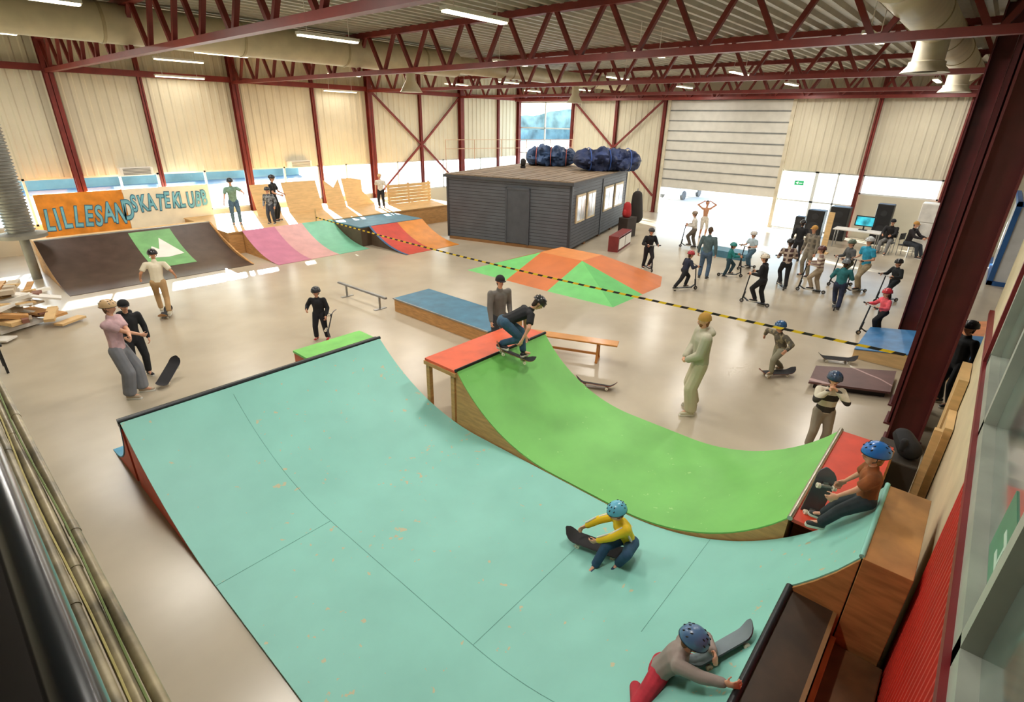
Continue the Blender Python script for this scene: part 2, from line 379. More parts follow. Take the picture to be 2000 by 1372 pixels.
def scooter(loc,face,H=.85,col='30343a',grip='111111',face_world=False,group="kick scooters in the hall"):
    a=math.radians(face if face_world else face-49); d=V((math.cos(a),math.sin(a),0)); m=rotM(loc,d); e=thing("kick_scooter",loc,"two-wheeled kick scooter with a T handlebar held by a rider","scooter",group)
    b=B();b.M=m; b.box((-.3,-.055,.075),(.2,.055,.095)); b.beam((.18,0,.085),(.3,0,.16),.05,.03); b.obj("footboard",mat(col,.4,metal=.3),e,bevel=.006)
    b=B();b.M=m; b.cyl((.33,0,.08),(.24,0,H),.018,.016); b.cyl((.32,0,.13),(.29,0,.33),.026); b.obj("stem",mat(col,.35,metal=.5),e,True)
    b=B();b.M=m; b.cyl((.24,-.2,H),(.24,.2,H),.013); b.cyl((.24,-.26,H),(.24,-.14,H),.019,m=1); b.cyl((.24,.14,H),(.24,.26,H),.019,m=1); b.obj("handlebar",[METAL,mat(grip,.8)],e,True)
    for x in(-.36,.34):
        b=B();b.M=m; b.cyl((x,-.014,.055),(x,.014,.055),.055,n=20); b.cyl((x,-.017,.055),(x,.017,.055),.03,n=12,m=1); b.obj("wheel",[DARK,METAL],e,True)
    return e
NEAR=.0085; MID=.0125; FAR=.017
person("child in yellow jacket and light blue helmet crouching on a skateboard",(4.25,2.08,0),175,1.15,mat('e8c21a',.7,var=.06),'2a4a68',('helmet','5fb0cc','6b4a2c'),'2a4664',vox=NEAR,face_world=True,stripe=True,
  pelw=(4.38,2.0,.27),leanw=(-.15,.12,.42),fLw=(4.16,1.98,.03),fRw=(3.98,2.17,.0),hRw=(4.12,2.56,.24),hLw=(4.02,2.36,.2),kL=(.9,.5,.6),kR=(1,-.1,.8),look=(-25,-30),eRw=(0,.3,1),eLw=(-.4,-1,0),twist=-25,tR=(1,.3,0),tL=(1,0,0))
skateboard((4.22,2.3,.03),(-.2,.78,0),(0,0,1),"black skateboard under a crouching child on the mint ramp",'3a2a22')
person("child in grey sweater and red trousers crouching by the ramp edge",(2.95,1.1,.35),-75,1.15,mat('93867f',.85,var=.08),'b02838',('helmet','4a6c94','7a5535'),'3f6a66',vox=NEAR,face_world=True,
  pelw=(2.96,.93,.60),leanw=(.06,-.16,.34),fRw=(2.84,1.06,.35),fLw=(3.08,.92,.36),hRw=(2.86,.42,1.03),hLw=(3.14,.62,.9),kL=(1,.5,1.0),kR=(.7,-.8,1.0),look=(0,-30),tR=(.1,-1,.1),tL=(1,.2,.4),eR=(-.3,-1,-.3),eL=(-.2,1,-.3))
skateboard((3.28,.54,.78),(.62,-.46,.44),(0,.7,.7),"grey topped skateboard held against the curved mint ramp",'3a3a40',grip='7c878e',L=.62)
person("child in rust t-shirt and blue helmet sitting on the ramp lip",(4.9,.12,1.5),105,1.08,mat('8a4e26',.9,var=.15,scale=10),'2b3138',('helmet','1f6fc0','9a7448'),'303030',vox=NEAR,face_world=True,sleeve='short',
  pelw=(4.92,.08,1.61),leanw=(.02,.08,1),fRw=(5.06,.36,1.12),fLw=(4.90,.38,1.08),hRw=(5.16,.34,1.45),hLw=(4.76,.36,1.5),look=(10,-30),kL=(1,.2,1.2),kR=(1,-.3,1.2))
skateboard((5.22,.42,1.18),(-.05,.10,-.9),(.8,.5,.1),"black skateboard leaning against the knees of a seated child",'4a4a50',L=.64)
person("skater in black t-shirt and jeans dropping in on the green ramp",(6.1,5.3,.95),-35,1.55,'1b1c20','35566f',('helmet','18181a','3a2a20'),'26262a',vox=.010,face_world=True,sleeve='short',
  pelw=(6.04,5.44,1.58),leanw=(.52,-.32,.22),fRw=(5.95,5.44,1.13),fLw=(6.27,5.2,.95),hRw=(6.05,5.05,1.35),hLw=(6.45,5.3,1.2),look=(0,-55),headupw=(.6,-.4,.7),kL=(1,.3,.2),kR=(1,-.3,.2),tL=(.7,.7,-.2),tR=(.7,-.7,0),eL=(0,1,-.2),eR=(0,-1,-.2))
skateboard((6.1,5.3,.93),(.45,-.3,-.28),(.2,-.1,1),"black skateboard under a skater on the green ramp",'8a5a30')
person("man in sage hoodie and loose cream trousers, hands in pocket",(8.17,2.89,0),176,1.79,mat('b5b09c',.9,var=.06),mat('c6bda2',.9,var=.05),('beanie','a8803a','8a5a35'),'cfc8b0',vox=.0115,wide=.035,puff=.022,hood=True,
  hL=(.13,.03,.56),hR=(.13,-.05,.56),eL=(-.6,1,-.3),eR=(-.6,-1,-.3),look=(5,-5),pocket=True,beard=True,fL=(.04,.09,0),fR=(-.03,-.09,0),lean=(.05,0,1))
person("tall youth in faded pink t-shirt and wide grey jeans, arms crossed",(1.80,10.45,0),10,1.75,mat('c9a6aa',.85,var=.15,scale=5),mat('7c7d82',.9,var=.1),('helmet','c8a77c','6a4a30'),'b8a48c',vox=.0115,wide=.035,sleeve='short',
  pel=(-.03,0,.515),hL=(.15,-.08,.66),hR=(.17,.07,.63),eL=(.1,1,-1),eR=(.1,-1,-1),fL=(.05,.07,0),fR=(0,-.08,0),look=(0,-10))
person("boy in black hoodie and black trousers with black cap",(2.14,11.2,0),320,1.52,'1b1c20','1c1d22',('cap','151518','2a1c14'),'26262a',vox=.0115,hood=True,hL=(.05,.15,.5),hR=(.1,-.1,.58))
skateboard((2.42,10.6,.12),(.6,.5,.38),(-.3,-.6,.8),"dark skateboard tilted up on its tail beside a boy",'5a5a60',L=.7)
person("youth in cream t-shirt and tan trousers riding a skateboard",(3.59,14.54,.09),120,1.58,mat('e6dcc4',.9,var=.05),mat('b79468',.9),('helmet','1c1c20'),'cfc3a8',skin='c98f6c',vox=MID,sleeve='short',
  pel=(.02,0,.49),lean=(.1,-.05,1),fL=(.1,.05,0),fR=(-.14,-.06,0),hL=(.12,.22,.55),hR=(.1,-.24,.55))
skateboard((3.59,14.54,0),(.5,.9,0),(0,0,1),"skateboard under a youth in cream t-shirt",'c08a50')
person("small child in black clothes and red shoes holding a skateboard",(5.46,10.44,0),275,1.22,'191a1f','1b1c22',('helmet','2a2c30','5a3a24'),'b8262c',vox=.0115,hL=(.1,.15,.5),hR=(.1,-.18,.62),fL=(0,.1,0),fR=(0,-.1,0))
skateboard((5.47,10.2,.48),(.3,-.1,1),(.75,-.6,-.2),"dark skateboard held upright by a small child",'3b4048',L=.66)
person("man in grey shirt and dark cap standing behind the orange platform",(7.5,6.9,0),300,1.78,mat('77736e',.9,var=.1),'3a3d44',('cap','1d1c1e','2a2018'),'333333',vox=.0115,hL=(.1,.1,.55),hR=(.12,-.16,.5),beard=False)
person("child in brown jacket and blue helmet balancing on a skateboard",(10.7,2.24,.09),200,1.2,mat('5a5448',.9,kind='camo',col2='857a60'),mat('8a8672',.9),('helmet','2f5d8c','5a3a24'),'8a7a60',vox=.0125,
  pel=(.03,0,.44),lean=(.35,0,1),fL=(.18,.05,0),fR=(-.16,-.08,0),hL=(.25,.3,.55),hR=(.05,-.36,.55),look=(0,-20),eL=(-.2,1,-.4),eR=(-.2,-1,-.4))
skateboard((10.7,2.24,0),(.75,-.65,0),label="black skateboard ridden by a child in brown jacket")
person("child in striped cream sweater and navy helmet touching their face",(8.35,.98,0),255,1.33,mat('d9d0bc',.9,kind='stripeZ',col2='3a3430',th=5),mat('9a8f80',.9),('helmet','27405f','7a5535'),'444444',vox=.0115,hL=(.13,.03,.83),hR=(.12,-.06,.82),eL=(.5,1,-1),eR=(.5,-1,-1))
skateboard((12.35,1.5,0),(.35,-.62,0),label="dark skateboard standing on the concrete floor",under='6a5a48')
skateboard((7.72,4.6,.0),(-.30,.62,0.02),(.3,.2,1),label="black skateboard lying beside the green ramp")
G="children with scooters near the roller door"
def sc(label,x,y,H,top,bot,helm,face,sco=True,tkw=None,skin=SKIN,sl='long',push=0,**kk):
    a=math.radians(face-49); d=V((math.cos(a),math.sin(a),0)); l=V((-math.sin(a),math.cos(a),0))
    if sco:
        h=.56*H+.1; s0=V((x,y,0)); scooter(s0+d*.12,face,h)
        hb=s0+d*.34+U*h
        kw=dict(hLw=hb+l*.19-d*.07,hRw=hb-l*.19-d*.07,hdL=(1,0,-.2),hdR=(1,0,-.2),fLw=s0+d*.1+l*.02+U*.095,fRw=s0-d*(.1+push)-l*.09,lean=(.12+push*.6,0,1),curl=1.0)
    else: kw={}
    kw.update(kk)
    person(label,(x,y,0),face,H,top,bot,helm,vox=FAR-.002,group=G,sleeve=sl,skin=skin,**kw)
sc("youth in black jacket and black trousers with helmet holding a scooter",16.57,8.29,1.4,'17181c','1b1c20',('helmet','2b2b2e','2a1c14'),280)
sc("child in navy clothes and red helmet pushing a scooter",15.0,6.25,1.2,'20263a','16181d',('helmet','b2303a','5a3a24'),15,push=.28)
sc("adult in grey-green sweater and blue jeans standing with back turned",16.72,6.33,1.66,'54676b','4a627c',('hair','5a4632'),60,sco=False)
sc("small child in teal t-shirt and teal helmet on a scooter",17.6,5.89,1.12,'1f7d7c','2a4652',('helmet','2f8f8a','5a3a24'),350)
sc("child in white and blue top with white helmet on scooter",19.2,5.7,1.3,'b9cdd6','4a6a80',('helmet','d8d4cc','8a6a44'),200,sl='short')
sc("youth in black sweater and trousers with cream helmet on scooter",15.15,4.05,1.43,'15161a','17181c',('helmet','d8cdb8','3a2a1c'),140)
sc("youth in plaid shirt and black trousers with dark helmet",17.47,4.11,1.5,mat('4a3434',.9,kind='plaid',col2='b9a898',th=7),'1a1b20',('helmet','2c2c2e','4a3424'),80)
sc("youth in brown striped shirt and beige trousers with dark helmet",17.68,3.22,1.4,mat('8a6f66',.9,kind='stripeZ',col2='d8cbb8',th=9),'a89880',('helmet','5a2f2c','4a3424'),150)
sc("child in teal sweater and navy trousers on a scooter",16.4,2.41,1.36,'2a6f74','26304a',('helmet','6e7478','4a3424'),60)
sc("tall youth in bright blue t-shirt and beige trousers",18.67,2.24,1.68,'2f9cc0','b0a183',('helmet','cfd3d4','4a3424'),190,sl='short')
sc("child in black jacket and black helmet on a scooter",18.25,1.38,1.25,'1b2024','20262c',('helmet','1b1b1e','4a3424'),190)
sc("small child in coral jacket and red helmet on a scooter",14.89,1.15,1.15,'e8606c','1a1b20',('helmet','c4303c','5a3a24'),180)
sc("youth in white shirt on a scooter in the bright doorway",21.0,8.6,1.45,'d8d2c8','6a6258',('helmet','8a7a66','5a3a24'),160)
sc("shirtless youth in light shorts with hands raised to head",23.4,9.2,1.6,'c98f6c','d8cfc0',('hair','5a4028'),270,sco=False,sl='none',skin='c98f6c',hL=(.02,.12,.97),hR=(.02,-.12,.97),eL=(0,1,.6),eR=(0,-1,.6),legs='short')
sc("man in grey and brown checked jacket with ochre cap",19.54,3.98,1.68,mat('6e685e',.9,kind='plaid',col2='8f8676',th=6),'8a8270',('cap','b98a45','4a3424'),200,sco=False)
sc("youth in dark grey sweater leaning over a scooter",19.2,2.75,1.45,'55585a','50503f',('helmet','5a6a5a','4a3424'),180)
sc("youth in black shirt and black helmet looking down",21.6,4.85,1.5,'17171a','23242a',('helmet','1a1a1c','2a1c14'),60,sco=False,look=(0,-40),lean=(.2,0,1))
PG="people on the plywood platform by the windows"
person("skater in sage t-shirt and blue jeans reaching out an arm",(8.3,21.2,.8),300,1.68,'7fa08e','4d6a84',('helmet','22262a','3a2a1c'),vox=FAR,sleeve='short',group=PG,lean=(.1,0,1),hL=(.3,.22,.72),hR=(.15,-.2,.5))
person("person in black t-shirt and black trousers with helmet",(9.75,21.0,.8),0,1.72,'17171a','202226',('helmet','1c1c20','2a1c14'),vox=FAR,sleeve='short',group=PG,hL=(.2,.1,.6),hR=(.2,-.1,.6))
person("child in grey patterned shirt standing by the ramp edge",(9.35,20.55,.8),270,1.35,mat('8f959a',.9,kind='camo',col2='4a5056'),'3d4450',('helmet','2a2c30','3a2a1c'),vox=FAR,group=PG)
person("youth in white shirt and black trousers with tan cap",(14.9,21.2,.8),270,1.5,'d8d4cc','1c1d22',('cap','c8a77c','5a3a24'),vox=FAR,group=PG,sleeve='short')
for k_,(x,y,t,cp) in enumerate(((25.84,2.62,'1c1b1d','202024'),(25.9,1.8,'2a2528','b98a45'))):
    person("adult in dark clothes seated on a chair beside the table" if k_==0 else "adult in dark clothes and light cap seated on a chair",(x,y,0),[220,300][k_],1.72,t,['8a8a88','3a4048'][k_],('cap',cp,'3a2a1c'),vox=FAR,group="seated adults by the table",pel=(-.1,0,.3),lean=(.15,0,1),fL=(.22,.08,0),fR=(.2,-.08,0),hL=(.2,.1,.45),hR=(.2,-.08,.45))
    a=math.radians([220,300][k_]-49); m=rotM((x,y,0),(math.cos(a),math.sin(a),0)); m=m@Matrix.Translation((-.17,0,0))
    e=thing("chair",(x,y,0),"black folding chair with thin metal legs","chair","folding chairs by the table")
    b=B();b.M=m;b.box((-.2,-.2,.40),(.22,.2,.43));b.obj("seat",BLACK,e,bevel=.01)
    b=B();b.M=m;b.box((-.24,-.2,.6),(-.21,.2,.85));b.obj("backrest",BLACK,e,bevel=.01)
    for sx_ in(-.2,.2):
        for sy_ in(-.18,.18): b=B();b.M=m;b.cyl((sx_,sy_,0),(sx_-(.0 if sx_>0 else .02),sy_,.41 if sx_>0 else .8),.012);b.obj("leg",METAL,e,True)
person("person in dark jacket standing behind the steel column",(11.6,-.4,0),180,1.6,'1d2126','20242a',('helmet','1c1f24','3a2a1c'),vox=MID)
# ---------------------------------------------------------------- ramps
def arc(y0,y1,H,n=14,z0=0,Rr=None):
    L=abs(y1-y0); Rr=Rr or (H*H+L*L)/(2*H); out=[]
    for k in range(n+1):
        s=L*k/n; out.append((y0+(y1-y0)*k/n,z0+Rr-math.sqrt(max(Rr*Rr-s*s,0))))
    return out
MINT=mat('88c9bc',.5,kind='scuff',col2='d8b07c',th=.88,var=.03,scale=1.5)
GREEN=mat('76c160',.5,kind='scuff',col2='a7d98a',th=.90,var=.05,scale=1.5)
def low(P,d=.02): return [(a,max(b-d,0)) for a,b in P]
def floor0(P): return [(a,0) for a,b in P]
e=thing("mini_ramp",(3,4,0),"large mint green half pipe ramp with dark coping and red side","ramp")
Lp=list(reversed(arc(5.0,7.5,.97,18,.03))); Rp=arc(2.5,.37,.97,16,.03); Rr=(.97**2+2.13**2)/(2*.97)
prof=Lp+Rp; 
runx=math.sqrt(2*Rr*1.57-1.57**2); Ext=arc(2.5,2.5-runx,1.57,22,.03,Rr)
b=B(); b.strip(prof,low(prof),'x',1.05,4.1); pe=Lp+Ext; b.strip(pe,low(pe),'x',4.1,5.0); hi_=[q for q in Ext if q[1]>.99]; b.strip(hi_,low(hi_),'x',5.0,5.28)
b.obj("riding_surface",MINT,e,True)
def zprof(y):
    for (a,za),(c,zc) in zip(pe[:-1],pe[1:]):
        if a>=y>=c: return za+(zc-za)*((a-y)/(a-c) if a!=c else 0)
    return 0
def seam(p0,p1,n=24):
    b=B()
    for k in range(n):
        q0=V(p0)+(V(p1)-V(p0))*k/n; q1=V(p0)+(V(p1)-V(p0))*(k+1)/n
        b.beam((q0.x,q0.y,zprof(q0.y)+.001),(q1.x,q1.y,zprof(q1.y)+.001),.005,.003)
    b.obj("panel_joint",mat('659f92',.6),e)
seam((2.4,7.4),(2.4,5.0)); seam((1.05,5.0),(2.4,5.0),2); seam((2.4,2.5),(4.2,2.5),2); seam((2.4,5),(2.4,2.5),2); seam((3.4,1.3),(5.0,1.3),2); seam((2.4,2.5),(2.4,1.3))
P=low(prof,.021)
b=B(); b.strip(P,floor0(P),'x',1.06,1.10); b.obj("side_panel",mat('c8482e',.5,var=.12),e)
b=B(); b.strip(P,floor0(P),'x',1.10,4.1); P=low(pe,.021); b.strip(P,floor0(P),'x',4.1,4.98); b.obj("frame",PLY,e)
b=B(); b.cyl((1.03,7.52,1.0),(5.02,7.52,1.0),.03,m=0); b.box((1.04,7.5,.9),(5.0,7.62,1.0)); b.obj("coping",mat('202428',.4,metal=.3),e,True)
b=B(); b.cyl((1.0,.36,1.0),(4.1,.36,1.0),.03); b.obj("coping",mat('202428',.4,metal=.3),e,True)
b=B(); b.box((1.05,.02,.94),(4.08,.35,.99)); b.obj("deck",mat('3b2c1f',.35,var=.25,scale=3),e)
b=B(); b.box((1.05,-.01,.0),(4.08,.02,.99)); b.obj("deck_edge",mat('7c5a33',.5),e)
yE=2.5-runx
b=B(); P=[(a,z) for a,z in Ext if z>.9]; 
b.strip(low(P,.021),[(a,.3) for a,z in P],'x',4.08,4.11); b.box((4.08,-.36,0),(5.28,yE-.01,1.6)); b.strip(low(hi_,.021),[(a,1.006) for a,z in hi_],'x',5.0,5.28); b.obj("deck",mat('b07f48',.65,kind='ply',var=.14,scale=3),e,bevel=.004)
b=B(); b.cyl((4.1,yE,1.6),(5.29,yE,1.6),.02); b.obj("edge",MINT,e,True)
for k_,(x0,x1,z) in enumerate(((3.1,4.05,.72),(2.1,3.08,.72),(1.1,2.08,.45))):
    e=thing("plywood_step",((x0+x1)/2,-.2,0),"dark varnished plywood step box behind the ramp","step","steps behind the ramp")
    b=B(); b.box((x0,-.40,0),(x1,-.02,z)); b.obj("body",mat('5f4226',.4,kind='ply',var=.2,scale=4),e,bevel=.01)
    b=B(); b.box((x0,-.06,z),(x1,-.02,z+.06)); b.box((x0,-.40,z),(x0+.03,-.06,z+.03)); b.obj("rim",PLY,e,bevel=.004)
e=thing("mini_ramp",(6.1,3,0),"bright green half pipe ramp with orange platforms and plywood sides","ramp")
Lp=list(reversed(arc(3.55,5.5,.96,18,.045))); Rp=arc(2.5,.62,.96,16,.045); gp=Lp+Rp
b=B(); b.strip(gp,low(gp),'x',5.02,7.25); b.obj("riding_surface",GREEN,e,True)
P=low(gp,.021); b=B(); b.strip(P,floor0(P),'x',5.015,5.04); b.box((5.015,5.5,0),(5.04,5.52,.9)); b.obj("side_panel",PLY,e)
b=B(); b.strip(P,floor0(P),'x',5.04,7.24); b.obj("frame",PLY,e)
for y in(5.51,.61): b=B(); b.cyl((5.0,y,1.01),(7.27,y,1.01),.026); b.obj("coping",mat('b8b0a0' if y<1 else '333333',.3,metal=.8),e,True)
b=B(); b.box((5.0,5.53,.965),(7.25,6.25,1.005)); b.obj("deck",mat('dd5f3a',.5,var=.08),e)
b=B(); b.box((4.98,5.5,.9),(7.26,6.26,.964)); b.obj("deck_edge",PLY,e)
b=B(); b.box((5.02,.3,.965),(7.25,.59,1.005)); b.box((5.29,.03,.965),(7.25,.3,1.005)); b.obj("deck",mat('cf432a',.5,var=.08),e)
b=B(); b.box((5.3,.01,.0),(7.26,.6,.964)); b.obj("deck_base",PLY,e)
for x,y in((5.03,6.2),(5.03,5.6),(7.2,6.2),(7.2,5.6),(6.1,6.2)):
    b=B(); b.box((x-.02,y-.04,0),(x+.05,y+.04,.9)); b.obj("post",PLY,e)
e=thing("quarter_pipe",(2.6,8.1,0),"blue curved bank behind the mint ramp","ramp")
P=arc(8.75,7.64,.85,12,.01); b=B(); b.strip(P,low(P),'x',1.05,3.75); b.obj("riding_surface",mat('4a97b8',.5),e,True)
P=low(P,.021); b=B(); b.strip(P,floor0(P),'x',1.06,3.74); b.obj("frame",mat('c4482c',.5),e)
e=thing("ramp_platform",(4.5,8,0),"low platform with green top and orange side","platform")
b=B(); b.box((3.77,7.65,.86),(5.1,8.3,.9)); b.obj("deck",mat('74c45a',.5),e)
b=B(); b.box((3.78,7.66,0),(5.09,8.29,.86)); b.obj("side_panel",mat('cf5a34',.5),e)
e=thing("grind_box",(8.3,9.2,0),"plywood skate box with a blue painted top","ledge")
b=B(); b.box((7.75,7.45,.33),(8.95,10.85,.36)); b.obj("top",mat('33708c',.45,var=.12),e,bevel=.005)
b=B(); b.box((7.77,7.47,0),(8.93,10.83,.33)); b.obj("body",PLY,e)
b=B(); b.beam((7.75,7.45,.35),(7.75,10.85,.35),.03,.03); b.obj("edge",METAL,e)
e=thing("grind_rail",(7.6,11.9,0),"low flat metal grind rail with two legs","rail")
b=B(); b.beam((7.6,10.95,.36),(7.55,13.1,.36),.07,.05); b.obj("bar",mat('8f8f90',.35,metal=.7),e,bevel=.005)
for y in(11.25,12.8):
    b=B(); b.beam((7.6,y,.34),(7.6,y,0.02),.04,.04); b.box((7.42,y-.05,0),(7.78,y+.05,.015)); b.obj("leg",METAL,e)
e=thing("bench",(8.6,5.8,0),"long narrow wooden gym bench with two trestle legs","bench")
p0=V((8.2,6.75,.44));p1=V((8.97,4.9,.44)); d=(p1-p0).normalized(); n_=d.cross(U)
b=B(); b.beam(p0,p1,.28,.035); b.obj("seat",mat('c98a45',.4,kind='ply',var=.1,coat=.2),e,bevel=.008)
for t in(.18,.8):
    q=p0+(p1-p0)*t; b=B()
    for s_ in(-1,1): b.beam(q+n_*s_*.08-U*.02,V((q.x,q.y,.02))+n_*s_*.15,.04,.05)
    b.beam(V((q.x,q.y,.03))-n_*.18,V((q.x,q.y,.03))+n_*.18,.05,.04); b.beam(q-n_*.1-U*.05,q+n_*.1-U*.05,.05,.05); b.obj("leg",mat('b87a3a',.35),e)
b=B(); b.beam(p0+(p1-p0)*.18-U*.28,p0+(p1-p0)*.8-U*.28,.03,.05); b.obj("stretcher",mat('b87a3a',.35),e)
GR2=mat('55b45a',.5,var=.04); GR4=mat('6cc46c',.5,var=.04); OR2=mat('c96c2c',.5,var=.05,scale=2); RD2=mat('b8342a',.5,var=.04); OR3=mat('dc8c4c',.5,var=.04)
e=thing("pyramid_ramp",(14,9.7,0),"low funbox pyramid with green and orange painted facets","ramp")
zt=.62; x0,x1,y0,y1=12.0,16.3,6.9,12.5; a0,a1,c0,c1=13.75,14.9,9.1,10.75
T_=[(a0,c0,zt),(a1,c0,zt),(a1,c1,zt),(a0,c1,zt)]
b=B()
b.add(T_,[(0,1,2,3)],3)
def quad(pts,m): b.add(pts,[tuple(range(len(pts)))],m)
quad([(x0,c1,0),(x0,c0,0),T_[0],T_[3]],1); quad([(a0,y0,0),(a1,y0,0),T_[1],T_[0]],1); quad([(x1,c0,0),(x1,c1-.6,0),T_[2],T_[1]],2); quad([(a1,y1,0),(a0,y1,0),T_[3],T_[2]],1)
quad([(x0,c0,0),(x0+.1,y0,0),T_[0]],4); quad([(x0+.1,y0,0),(a0,y0,0),T_[0]],0)
quad([(a1,y0,0),(x1-.3,y0+.5,0),T_[1]],1); quad([(x1-.3,y0+.5,0),(x1,c0,0),T_[1]],2)
quad([(x1,c1-.6,0),(a1,y1,0),T_[2]],2)
quad([(a0,y1,0),(x0,y1,0),T_[3]],0); quad([(x0,y1,0),(x0,c1,0),T_[3]],4)
b.obj("facets",[GR2,OR2,RD2,OR3,GR4],e)
e=thing("quarter_pipe",(4.8,19.5,0),"wide dark brown quarter pipe with narrow wooden deck","ramp")
YT=21.3;HB=1.0
P=arc(18.05,YT,HB,18,.01); b=B(); b.strip(P,low(P),'x',2.35,7.35); b.obj("riding_surface",mat('4a3a33',.35,var=.12),e,True)
P=low(P,.021); b=B(); b.strip(P,floor0(P),'x',2.37,7.33); b.box((2.37,YT,0),(7.33,YT+.45,HB-.03)); b.obj("frame",PLY,e)
b=B(); b.box((2.35,YT+.02,HB-.03),(7.35,YT+.45,HB)); b.obj("deck",PLYL,e)
b=B(); b.cyl((2.35,YT,HB),(7.35,YT,HB),.03); b.obj("coping",METAL,e,True)
RQ=(HB*HB+(YT-18.05)**2)/(2*HB); zl=lambda y:.01+RQ-math.sqrt(RQ*RQ-(y-18.05)**2)
Q=[(y/10,zl(y/10)+.004) for y in range(192,213,2)]
b=B(); b.strip([(y,z+.004) for y,z in Q],Q,'x',4.75,6.0,0)
def on(x,y): return (x,y-.005,zl(y)+.014)
b.add([on(4.85,19.9),on(5.15,20.5),on(5.3,20.3),on(5.5,20.85),on(5.9,19.9),on(5.4,19.8)],[(0,1,2,5),(2,3,4,5)],1)
b.obj("poster",[mat('74ac6e',.5),WHITE],e)
YB=24.25
e=thing("graffiti_board",(5.8,YB,0),"orange and cream board with teal graffiti lettering above the ramp","sign")
b=B(); b.box((3.05,YB,.55),(5.6,YB+.04,2.02)); b.obj("panel",mat('e8912c',.5,var=.12),e)
b=B(); b.box((5.61,YB,.55),(8.6,YB+.04,2.02)); b.obj("panel",mat('f4ead0',.5,var=.03),e)
for x in(3.2,5.6,8.4): b=B(); b.box((x-.04,YB+.04,0),(x+.04,YB+.12,1.9)); b.obj("post",PLY,e)
def text(s,size,loc,rotz,mtl,parent,name,extr=.01,off=.02,shear=.15,rotx=math.pi/2,sx=1,depth_up=0):
    cu=bpy.data.curves.new(name,'FONT'); cu.body=s; cu.size=size; cu.extrude=extr; cu.offset=off; cu.shear=shear
    t=bpy.data.objects.new("tmp_text",cu); COL.objects.link(t); dg=bpy.context.evaluated_depsgraph_get(); me=bpy.data.meshes.new_from_object(t.evaluated_get(dg))
    bpy.data.objects.remove(t)
    me.transform(Matrix.Translation(loc)@Matrix.Rotation(rotz,4,'Z')@Matrix.Rotation(rotx,4,'X')@Matrix.Rotation(depth_up,4,'Z')@Matrix.Diagonal((sx,1,1,1)))
    me.materials.clear(); me.materials.append(mtl); ob=bpy.data.objects.new(name,me); COL.objects.link(ob); return tag(ob,parent)
TEAL=mat('7cc0d0',.5,var=.08); DTE=mat('1f6a8a',.5)
for word,xx,zz,sz,st,sxx in (("LILLESAND",3.12,.86,1.0,.305,.50),("SKATEKLUBB",5.78,1.22,.82,.275,.48)):
    xc=xx
    for q,chh in enumerate(word):
        rz=random.uniform(-.13,.13); dz=random.uniform(-.05,.05)+(.004*q if sz>.9 else .0)
        w_={'I':.62}.get(chh,1.0)
        text(chh,sz*1.0,(xc+.0,YB-.012,zz+dz-.0),0,DTE,e,"letter",.003,.045,.1,sx=sxx,depth_up=rz)
        text(chh,sz,(xc,YB-.02,zz+dz),0,TEAL,e,"letter",.003,.014,.1,sx=sxx,depth_up=rz)
        xc+=st*w_
e=thing("quarter_pipe",(9.7,18.6,0),"low quarter pipe painted in pink, pale pink and mint sections","ramp")
P=arc(17.4,19.9,.8,14,.01)
for x0_,x1_,c_ in((7.9,9.1,'c67e98'),(9.1,10.2,'d8a6a4'),(10.2,11.5,'7ac2a2')):
    b=B(); b.strip(P,low(P),'x',x0_,x1_); b.obj("riding_surface",mat(c_,.45,var=.05),e,True)
P2=low(P,.021); b=B(); b.strip(P2,floor0(P2),'x',7.92,11.48); b.obj("frame",PLY,e)
e=thing("platform",(11,22,0),"long low plywood deck along the window wall","platform")
b=B(); b.box((7.4,19.92,.76),(18.6,24.1,.8)); b.obj("deck",mat('d2ab74',.6,var=.06,kind='ply'),e)
b=B(); b.box((7.42,19.95,0),(18.58,24.08,.76)); b.obj("frame",PLY,e)
b=B(); b.prism([(18.1,0),(21.3,.0),(21.3,1.0),(20.4,.6),(19.4,.25),(18.6,.08)],'x',7.34,7.4); b.obj("side_panel",PLY,e)
e=thing("bank_ramp",(13,17,0),"low ramp with blue deck and curved red and orange faces","ramp")
P=arc(15.6,17.9,.75,12,.01)
for x0_,x1_,c_ in((11.95,13.25,'c8402e'),(13.25,14.55,'dc8a30')):
    b=B(); b.strip(P,low(P),'x',x0_,x1_); b.obj("riding_surface",mat(c_,.45,var=.06),e,True)
P2=low(P,.021); b=B(); b.strip(P2,floor0(P2),'x',11.97,14.53); b.box((11.52,17.9,0),(14.53,19.9,.72)); b.obj("frame",mat('5a4838',.6),e)
b=B(); b.box((11.5,17.88,.72),(14.55,19.9,.76)); b.obj("deck",mat('4d7f96',.5),e)
b=B(); b.strip([(y,z+.01) for y,z in P],P,'x',11.88,11.97); b.obj("edge",mat('2f5f8a',.4),e)
def board(x0,x1,y,z0,z1,lean=.25,shape=None,lab="plywood sheet leaning upright on the platform"):
    pts=shape or [(x0,z0),(x1,z0),(x1,z1),(x0,z1)]
    b=B(); vs=[(px_,y+(pz-z0)*lean,pz) for px_,pz in pts]; n=len(vs); vs+=[(a,c+.02,d_) for a,c,d_ in vs]
    b.add(vs,[tuple(range(n)),tuple(range(2*n-1,n-1,-1))]+[((k+1)%n,k,n+k,n+(k+1)%n) for k in range(n)])
    b.obj("plywood_sheet",PLYL,None,label=lab,cat="board",group="plywood sheets by the windows")
board(9.75,10.75,22.6,.8,2.0,.35); board(11.1,12.7,22.6,.8,2.02,.35)
board(0,0,22.6,.8,2,.35,[(12.95,.8),(13.9,.8),(13.85,2.0),(13.5,1.65),(13.1,2.0)]); board(0,0,22.65,.8,2,.35,[(14.0,.8),(15.5,.8),(15.0,1.4),(15.1,1.9),(14.6,2.0),(14.05,2.02)])
